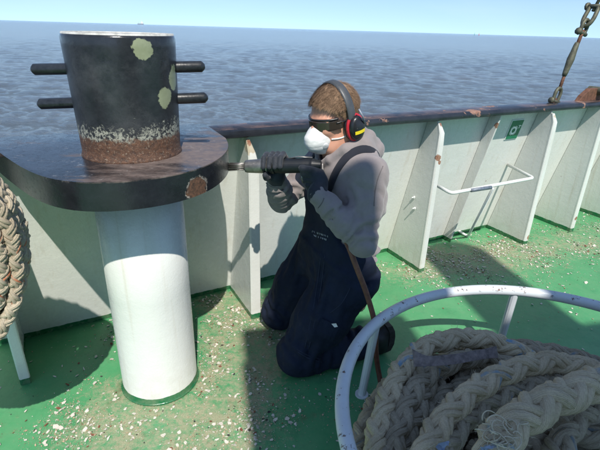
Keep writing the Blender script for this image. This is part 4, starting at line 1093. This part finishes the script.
a1, a2 = math.atan2(l1[1], l1[0]), math.atan2(l2[1], l2[0])
for a in (a1, a2, a2-(a1-a2), a1+(a1-a2), a1+2*(a1-a2), a1+3*(a1-a2)):
    d_ = np.array([math.cos(a), math.sin(a), 0])
    v, f = merge([tube([d_*(RR+.03)+np.array([0, 0, .0]), d_*RR+np.array([0, 0, RH-.012])], .0185, 12), lathe([(0, .03), (.006, .03)], 16, d_*(RR+.03))])
    mesh_obj('leg', v, f, M_ring, tray, smooth=False)

# ------------------------------------------------------------------ ropes
M_yarn = plain('loose_yarn', (.50, .43, .31), .9, 0, .25, 60)
def rope(name, path, dia, mat, parent=None, base=(0, 0, 0), pitch=2.95, sides=9, spp=18, seed=0, wob=.0, fuzz=0):
    rng = np.random.default_rng(seed)
    P = catmull(path, 14); n0 = 8
    _, L = resample(P, 50); n = max(20, int(L/(pitch*dia)*spp)); P, L = resample(P, n)
    T, N, B = frames(P); s = np.linspace(0, L, n); t = s/(pitch*dia)*2*math.pi + rng.uniform(0, 6)
    Rr, e, ra, rb = .235*dia, .070*dia, .195*dia, .262*dia
    V, Fc, UV, MK = [], [], [], []; off = 0
    ang = np.linspace(0, 2*math.pi, sides, endpoint=False)
    for hand in (1, -1):
        for k in range(2):
            th = hand*t + k*math.pi
            rr = Rr + hand*e*np.cos(2*t)
            rad = np.cos(th)[:, None]*N + np.sin(th)[:, None]*B
            C = P + rr[:, None]*rad
            if wob: C = C + rng.normal(0, wob*dia, C.shape)
            Tc = np.gradient(C, axis=0); Tc /= np.linalg.norm(Tc, axis=1)[:, None]
            nn = rad - (rad*Tc).sum(1)[:, None]*Tc; nn /= np.linalg.norm(nn, axis=1)[:, None]; bb = np.cross(Tc, nn)
            for half in (-1, 1):          # every carrier is a pair of strands lying side by side
                sc = 1 + rng.normal(0, .06); Ch = C + half*rb*.44*bb + (rng.normal(0, .012)*dia)*nn
                lump = 1 + .05*np.sin(s/dia*2.1 + rng.uniform(0, 6))
                ring = Ch[:, None] + sc*lump[:, None, None]*(ra*np.cos(ang)[None, :, None]*nn[:, None] + rb*.60*np.sin(ang)[None, :, None]*bb[:, None])
                V.append(ring.reshape(-1, 3))
                i, j = np.meshgrid(np.arange(n-1), np.arange(sides), indexing='ij'); j2 = (j+1) % sides
                Fc.append(np.stack([i*sides+j, i*sides+j2, (i+1)*sides+j2, (i+1)*sides+j], -1).reshape(-1, 4) + off)
                u0, u1 = s[i]/dia*1.0, s[i+1]/dia*1.0; v0, v1 = j/sides, (j+1)/sides
                UV.append(np.stack([np.stack([u0, v0], -1), np.stack([u0, v1], -1), np.stack([u1, v1], -1), np.stack([u1, v0], -1)], 2).reshape(-1, 2))
                MK.append(np.full(n*sides, 1.0 if k == 0 and half > 0 else 0.0)); off += n*sides
    V = np.vstack(V); Fc = np.vstack(Fc); UV = np.vstack(UV)
    o = mesh_obj(name, V, Fc, mat, parent, base=base, smooth=True)
    uvl = o.data.uv_layers.new(name='UVMap'); uvl.data.foreach_set('uv', UV.astype(np.float32).ravel())
    at = o.data.attributes.new('marker', 'FLOAT', 'POINT'); at.data.foreach_set('value', np.concatenate(MK).astype(np.float32))
    if fuzz:      # broken fibres standing off the strands
        ii = rng.integers(0, len(V), fuzz); ax = np.repeat(P[None], len(V)//(n*sides), 0).reshape(-1, 3); axv = np.repeat(ax, sides, 0)[ii]
        rad = V[ii]-axv; rl = np.linalg.norm(rad, axis=1); keep = rl > .40*dia; p0 = V[ii][keep]; rad = rad[keep]/rl[keep][:, None]; m = len(p0)
        dv = rad*.5 + rng.normal(0, .6, (m, 3)); dv /= np.linalg.norm(dv, axis=1)[:, None]; ln_ = rng.uniform(.006, .020, m)[:, None]; sd2 = np.cross(dv, rad); sd2 /= np.linalg.norm(sd2, axis=1)[:, None]+1e-9
        bend = rng.normal(0, .25, (m, 3)); q1 = p0+dv*ln_*.5+bend*.002; q2 = p0+(dv+bend*.6)*ln_
        FV = np.stack([p0+sd2*.0006, p0-sd2*.0006, q1-sd2*.0005, q1+sd2*.0005, q1+sd2*.0005, q1-sd2*.0005, q2-sd2*.0002, q2+sd2*.0002], 1).reshape(-1, 3)
        fo = mesh_obj('fibres', FV, np.arange(len(FV)).reshape(-1, 4), M_yarn, o, base=base); fo['kind'] = 'stuff'
    return o
def pxpath(pts): return [onz(x, y, z) for x, y, z in pts]
M_ropeA = m_rope('pale_plaited_rope', (.74, .61, .41), (.53, .43, .28), (.10, .30, .50))
M_ropeB = m_rope('grey_old_rope', (.50, .42, .30), (.31, .255, .18), (.07, .19, .28), .7)
M_ropeC = m_rope('straw_rope', (.70, .57, .385), (.49, .395, .26), (.10, .28, .44), .8)
rb_ = (RC[0], RC[1], 0)
# old grey rope: the lower turns, lying on the deck and on each other
old = empty('mooring_rope', rb_); tag(old, 'old grey-brown mooring rope coiled at the bottom of the rope tray', 'rope', 'mooring ropes in the tray')
def turn(r, z, a0, a1, amp, seed, cx=0, cy=0):
    rng = np.random.default_rng(seed); aa = np.linspace(a0, a1, int(abs(a1-a0)*2.2)+3)
    return [np.array([RC[0]+cx+(r+rng.normal(0, amp))*math.cos(a), RC[1]+cy+(r+rng.normal(0, amp))*math.sin(a), max(.05, z+rng.normal(0, amp*.5))]) for a in aa]
D = .074
k = 0
for (r, z, a0, a1, cx, cy) in tuple((r_, z_, k_*.7+r_, k_*.7+r_+6.2, .01*math.sin(k_*9+r_*20), .01*math.cos(k_*7+r_*13)) for k_, (z_, rs_) in enumerate(((.042, (.69, .61, .53, .45, .37, .29)), (.105, (.66, .57, .49, .41, .33)), (.168, (.63, .55, .46, .38, .29)), (.23, (.58, .50, .41, .33)), (.285, (.52, .44, .35)))) for r_ in rs_):
    rope('turn', turn(r, z, a0, a1, .018, 20+k, cx, cy), D, M_ropeB, old, rb_, seed=k); k += 1
# grey strands that show between the pale ones
for path in (pxpath([(352, 470, .22), (362, 438, .24), (372, 412, .25), (389, 388, .25), (412, 372, .26), (440, 362, .28)]),
             pxpath([(398, 470, .30), (405, 440, .31), (418, 408, .32), (428, 382, .33), (446, 366, .33), (476, 362, .30), (500, 366, .26)]),
             pxpath([(408, 470, .26), (424, 440, .28), (436, 408, .29), (446, 388, .30)]),
             pxpath([(462, 420, .24), (490, 400, .27), (520, 385, .29), (552, 380, .28), (590, 392, .28), (640, 410, .28)]),
             pxpath([(470, 440, .24), (505, 418, .26), (540, 402, .27), (580, 398, .28), (640, 420, .28)])):
    rope('turn', path, .082, M_ropeB, old, rb_, seed=k, wob=.006); k += 1
# pale rope: the big bight on top
pale = empty('mooring_rope', rb_); tag(pale, 'pale plaited mooring rope with blue yarns looped over the top of the pile', 'rope', 'mooring ropes in the tray')
rope('bight', pxpath([(372, 486, .30), (374, 455, .32), (381, 422, .34), (391, 392, .355), (406, 364, .37), (430, 345, .375), (462, 338, .375), (492, 342, .36), (520, 354, .32), (548, 372, .26)]), .090, M_ropeA, pale, rb_, seed=3, fuzz=1500)
rope('bight', pxpath([(386, 488, .30), (392, 452, .33), (402, 418, .35), (414, 390, .36), (434, 370, .365), (462, 360, .36), (490, 360, .34), (516, 368, .30)]), .080, M_ropeB, pale, rb_, seed=13, fuzz=600)
rope('bight', pxpath([(420, 490, .36), (440, 455, .375), (458, 428, .38), (480, 408, .385), (506, 394, .385), (536, 386, .38), (575, 388, .37), (620, 402, .36)]), .080, M_ropeB, pale, rb_, seed=14, fuzz=600)
rope('bight', pxpath([(402, 492, .38), (424, 452, .40), (441, 424, .415), (462, 400, .43), (488, 382, .44), (516, 369, .44), (546, 363, .43), (580, 367, .42), (616, 380, .40), (660, 404, .36)]), .088, M_ropeC, pale, rb_, seed=4, fuzz=1800)
# thick straw rope with a frayed, lashed eye
eye = empty('mooring_rope', rb_); tag(eye, 'thick straw-coloured rope end with frayed yarns lying over the other ropes', 'rope', 'mooring ropes in the tray')
rope('eye_splice', pxpath([(484, 474, .50), (496, 446, .51), (514, 424, .52), (538, 408, .53), (564, 396, .53), (596, 384, .52), (630, 374, .50), (680, 372, .44)]), .114, M_ropeC, eye, rb_, seed=5, pitch=2.5, fuzz=2200)
rope('lower_leg', pxpath([(560, 470, .40), (560, 446, .41), (572, 424, .40), (600, 408, .38), (640, 402, .36)]), .088, M_ropeB, eye, rb_, seed=6)
rope('lower_leg', pxpath([(520, 480, .36), (528, 458, .36), (540, 438, .36), (560, 430, .36), (600, 438, .36), (640, 450, .34)]), .085, M_ropeB, eye, rb_, seed=8)
parts = []
rng = np.random.default_rng(11)
for k in range(34):
    x, y = rng.normal(500, 10), rng.normal(437, 9); z = .566 + rng.normal(0, .012) + (y-436)*-.0004
    c = onz(x, y, z); a = rng.uniform(0, 6.28); pts = []
    rr = rng.uniform(.008, .028); tl = rng.normal(0, .5, 3)
    for q in np.linspace(0, rng.uniform(2, 6), 14): pts.append(c + rr*np.array([math.cos(a+q)*1.0, math.sin(a+q)*.8, .45*math.sin(q*1.3+tl[0])]) + np.array([.008, .006, 0])*q*tl[1])
    parts.append(tube(np.array(pts), .0017, 5))
v, f = merge(parts); o = mesh_obj('loose_yarns', v, f, M_yarn, eye, base=rb_, smooth=True); tag(o, kind='stuff')
# flat purple-brown strap across the pale bight
M_strap = plain('purple_brown_strap', (.17, .135, .125), .7, .1, .5, 55, .6, .004)
sp_ = [onz(413, 358, .445), onz(430, 361, .445), onz(455, 359, .445), onz(478, 355, .44), (onz(497, 352, .43))]
sp_ = catmull(sp_, 6); wv = np.array([0, 0, 1.0]); V = []; n = len(sp_)
for i, p in enumerate(sp_):
    w = .017 + .014*max(0, 1-i/5) + .006*max(0, (i-n+5)/5)
    up_ = np.array([-.05, .66, .75]); up_ /= np.linalg.norm(up_); nn = np.array([-.2, -.70, .68]); nn /= np.linalg.norm(nn); z0 = .004*math.sin(i*.9)
    V += [p + up_*w + nn*(.006+z0), p - up_*w + nn*(.006+z0), p - up_*w - nn*(.006-z0), p + up_*w - nn*(.006-z0)]
Fc = [(4*i+k, 4*i+(k+1) % 4, 4*i+4+(k+1) % 4, 4*i+4+k) for i in range(n-1) for k in range(4)] + [(0, 1, 2, 3), (4*n-1, 4*n-2, 4*n-3, 4*n-4)]
o = mesh_obj('chafe_strap', V, Fc, M_strap, base=sp_[0], loc=tuple(sp_[0])); tag(o, 'flat purple-brown strap lying across the pile of rope', 'strap')
# crumpled pale blue scraps between the ropes
M_scrap = plain('pale_blue_plastic', (.42, .50, .66), .5, 0, .2, 30)
for (x, y, z, sz, lab) in ((443, 450, .45, .026, 'crumpled pale blue plastic scrap stuck beside the pale rope'), (487, 452, .55, .02, 'pale blue plastic scrap beside the frayed rope end')):
    bm = bmesh.new(); r2 = random.Random(int(x)); rows_ = []
    for q in range(7):
        w_ = sz*(.5+.3*math.sin(q*1.7)); c_ = Vector((sz*.35*math.sin(q*1.3), -sz*.2*math.cos(q*2.1), (q/6-.5)*sz*2.4)); rows_.append([bm.verts.new(c_ + Vector((w_*(k_/3-.5)*1.6, sz*.35*r2.uniform(-1, 1), sz*.1*r2.uniform(-1, 1)))) for k_ in range(4)])
    for A_, B_ in zip(rows_[:-1], rows_[1:]):
        for k_ in range(3): bm.faces.new((A_[k_], A_[k_+1], B_[k_+1], B_[k_]))
    bmesh.ops.solidify(bm, geom=list(bm.faces), thickness=.002)
    o = bm_obj('plastic_scrap', bm, M_scrap, loc=tuple(onz(x, y, z))); tag(o, lab, 'scrap')

# ------------------------------------------------------------------ hanging coil of rope at the left
M_ropeL = m_rope('orange_flecked_rope', (.66, .57, .43), (.46, .375, .26), (.60, .15, .05))
HC = np.array([-1.052, 1.075, .925]); cu = np.array([.93, .36, 0]); cu /= np.linalg.norm(cu); cn = np.array([cu[1], -cu[0], 0])
coil = empty('rope_coil', tuple(HC)); tag(coil, 'hanging coil of tan rope with orange flecks beside the bollard plate', 'rope coil')
rng = np.random.default_rng(5)
for k in range(18):
    rx, rz = .262 - .041*(k % 6) + rng.normal(0, .003), .335 - .047*(k % 6) + rng.normal(0, .004); o_ = (k//6-1)*.047 + rng.normal(0, .003)
    pts = [HC + cu*(rx*math.cos(a)*(1+.04*math.sin(3*a+k))) + cn*(o_ + .012*math.sin(2*a+k)) + np.array([0, 0, rz*math.sin(a) - .02]) for a in np.linspace(0, 2*math.pi+.15, 16)]
    rope('loop', pts, .043, M_ropeL, coil, tuple(HC), seed=60+k, pitch=2.5, wob=.002)
# hook arm that carries the coil
hb = bw(-2.05, -.25, 1.0); hz = HC[2] - .02 + (.335-.235) - .024 - .02; tip = HC - cn*-.10; tip[2] = hz
hk = empty('rope_hook', tuple(hb)); tag(hk, 'black hook arm on the bulwark carrying the coil of tan rope', 'hook')
inn = HC + cn*-.14; inn[2] = hz
v, f = tube(rnd([hb, inn, HC + cn*.12 + np.array([0, 0, hz-HC[2]]), HC + cn*.14 + np.array([0, 0, hz-HC[2]+.07])], .03), .02, 12); mesh_obj('arm', v, f, M_pin, hk, base=hb, smooth=True)
bm = bmesh.new(); bm_box(bm, -.06, .06, -.06, .012, -.06, .06, .006); o = bm_obj('base_plate', bm, M_pin, hk); o.rotation_euler = (0, 0, BA)

# ------------------------------------------------------------------ paint chips and grit on the deck
def build_chips(name, count, smin, smax, mat, seed, dense=True, flat=.0006):
    rng = np.random.default_rng(seed); X = rng.uniform(-1.7, 3.2, count*30); Y = rng.uniform(1.0, 4.3, count*30)
    d = dirt_field(X, Y); inside = Y < 2.62+.55*X
    for (cx, cy, sx, sy, a) in ((-.42, 2.22, .13, .07, 1.5), (-.30, 2.02, .09, .10, 1.0), (-.40, 1.62, .05, .18, .9), (-.36, 1.38, .10, .08, .8), (-.92, 1.38, .14, .07, .7), (-.6, 1.30, .2, .06, .6), (1.05, 3.0, .16, .06, .9), (1.6, 3.2, .3, .08, .6)): d = d + a*np.exp(-.5*(((X-cx)/sx)**2 + ((Y-cy)/sy)**2))
    d = np.minimum(d, 1.8)
    cn_ = np.sin(X*9.1+1.3*np.sin(Y*7))*np.sin(Y*8.3+1.1*np.sin(X*6.1)) + .6*np.sin(X*23+Y*17)*np.sin(Y*21-X*9)
    w = (d**1.6*.9*np.clip(.45+.7*cn_, .05, 1) + .012)*inside
    cl = np.hypot(X-PC[0], Y-PC[1]) > post_r+.02
    keep = rng.random(len(X)) < w*cl*1.0
    X, Y = X[keep][:count], Y[keep][:count]
    V, Fc = [], []
    S = smin*(smax/smin)**(rng.random(len(X))**2.6)
    for x, y, s in zip(X, Y, S):
        n = 5; a0 = rng.uniform(0, 6.28); tilt = rng.normal(0, .25, 2); asp = rng.uniform(.35, 1.0); ca, sa = math.cos(a0), math.sin(a0)
        o_ = len(V); z0 = .0015 + .003*math.sin(x*5.1+.6)*math.sin(y*4.3)*.8 + s*.16
        for q in range(n):
            t_ = 2*math.pi*(q+rng.uniform(-.3, .3))/n; r = s*rng.uniform(.6, 1.1); px_, py_ = r*math.cos(t_), r*math.sin(t_)*asp
            V.append((x+px_*ca-py_*sa, y+px_*sa+py_*ca, z0+px_*tilt[0]+py_*tilt[1]))
        for q in range(n): a, b, c = V[o_+q]; V.append((a, b, c-max(.0012, s*.12)))
        Fc.append(tuple(range(o_, o_+n)))
        for q in range(n): Fc.append((o_+q, o_+n+q, o_+n+(q+1) % n, o_+(q+1) % n))
    o = mesh_obj(name, np.array(V), Fc, mat)
    return o
M_chipw = plain('chip_white', (.53, .50, .43), .8, 0, .3, 300, .3); M_chipt = plain('chip_tan', (.38, .29, .19), .9, 0, .35, 300); M_chipr = plain('chip_rust', (.17, .065, .035), .9, 0, .4, 300)
M_chipd = plain('chip_dark', (.03, .03, .03), .8, 0, .4, 300)
lit = empty('paint_chips', (0, 0, 0)); tag(lit, 'scraped paint chips and grit strewn over the green deck', 'debris', kind='stuff')
for (n_, c_, a_, b_, m_, s_) in (('white_chips', 9500, .0010, .0135, M_chipw, 1), ('tan_grit', 13000, .0010, .0062, M_chipt, 2), ('rust_chips', 900, .0015, .012, M_chipr, 3), ('dark_chips', 800, .0013, .009, M_chipd, 4)):
    o = build_chips(n_, c_, a_, b_, m_, s_); o.parent = lit; o['kind'] = 'stuff'
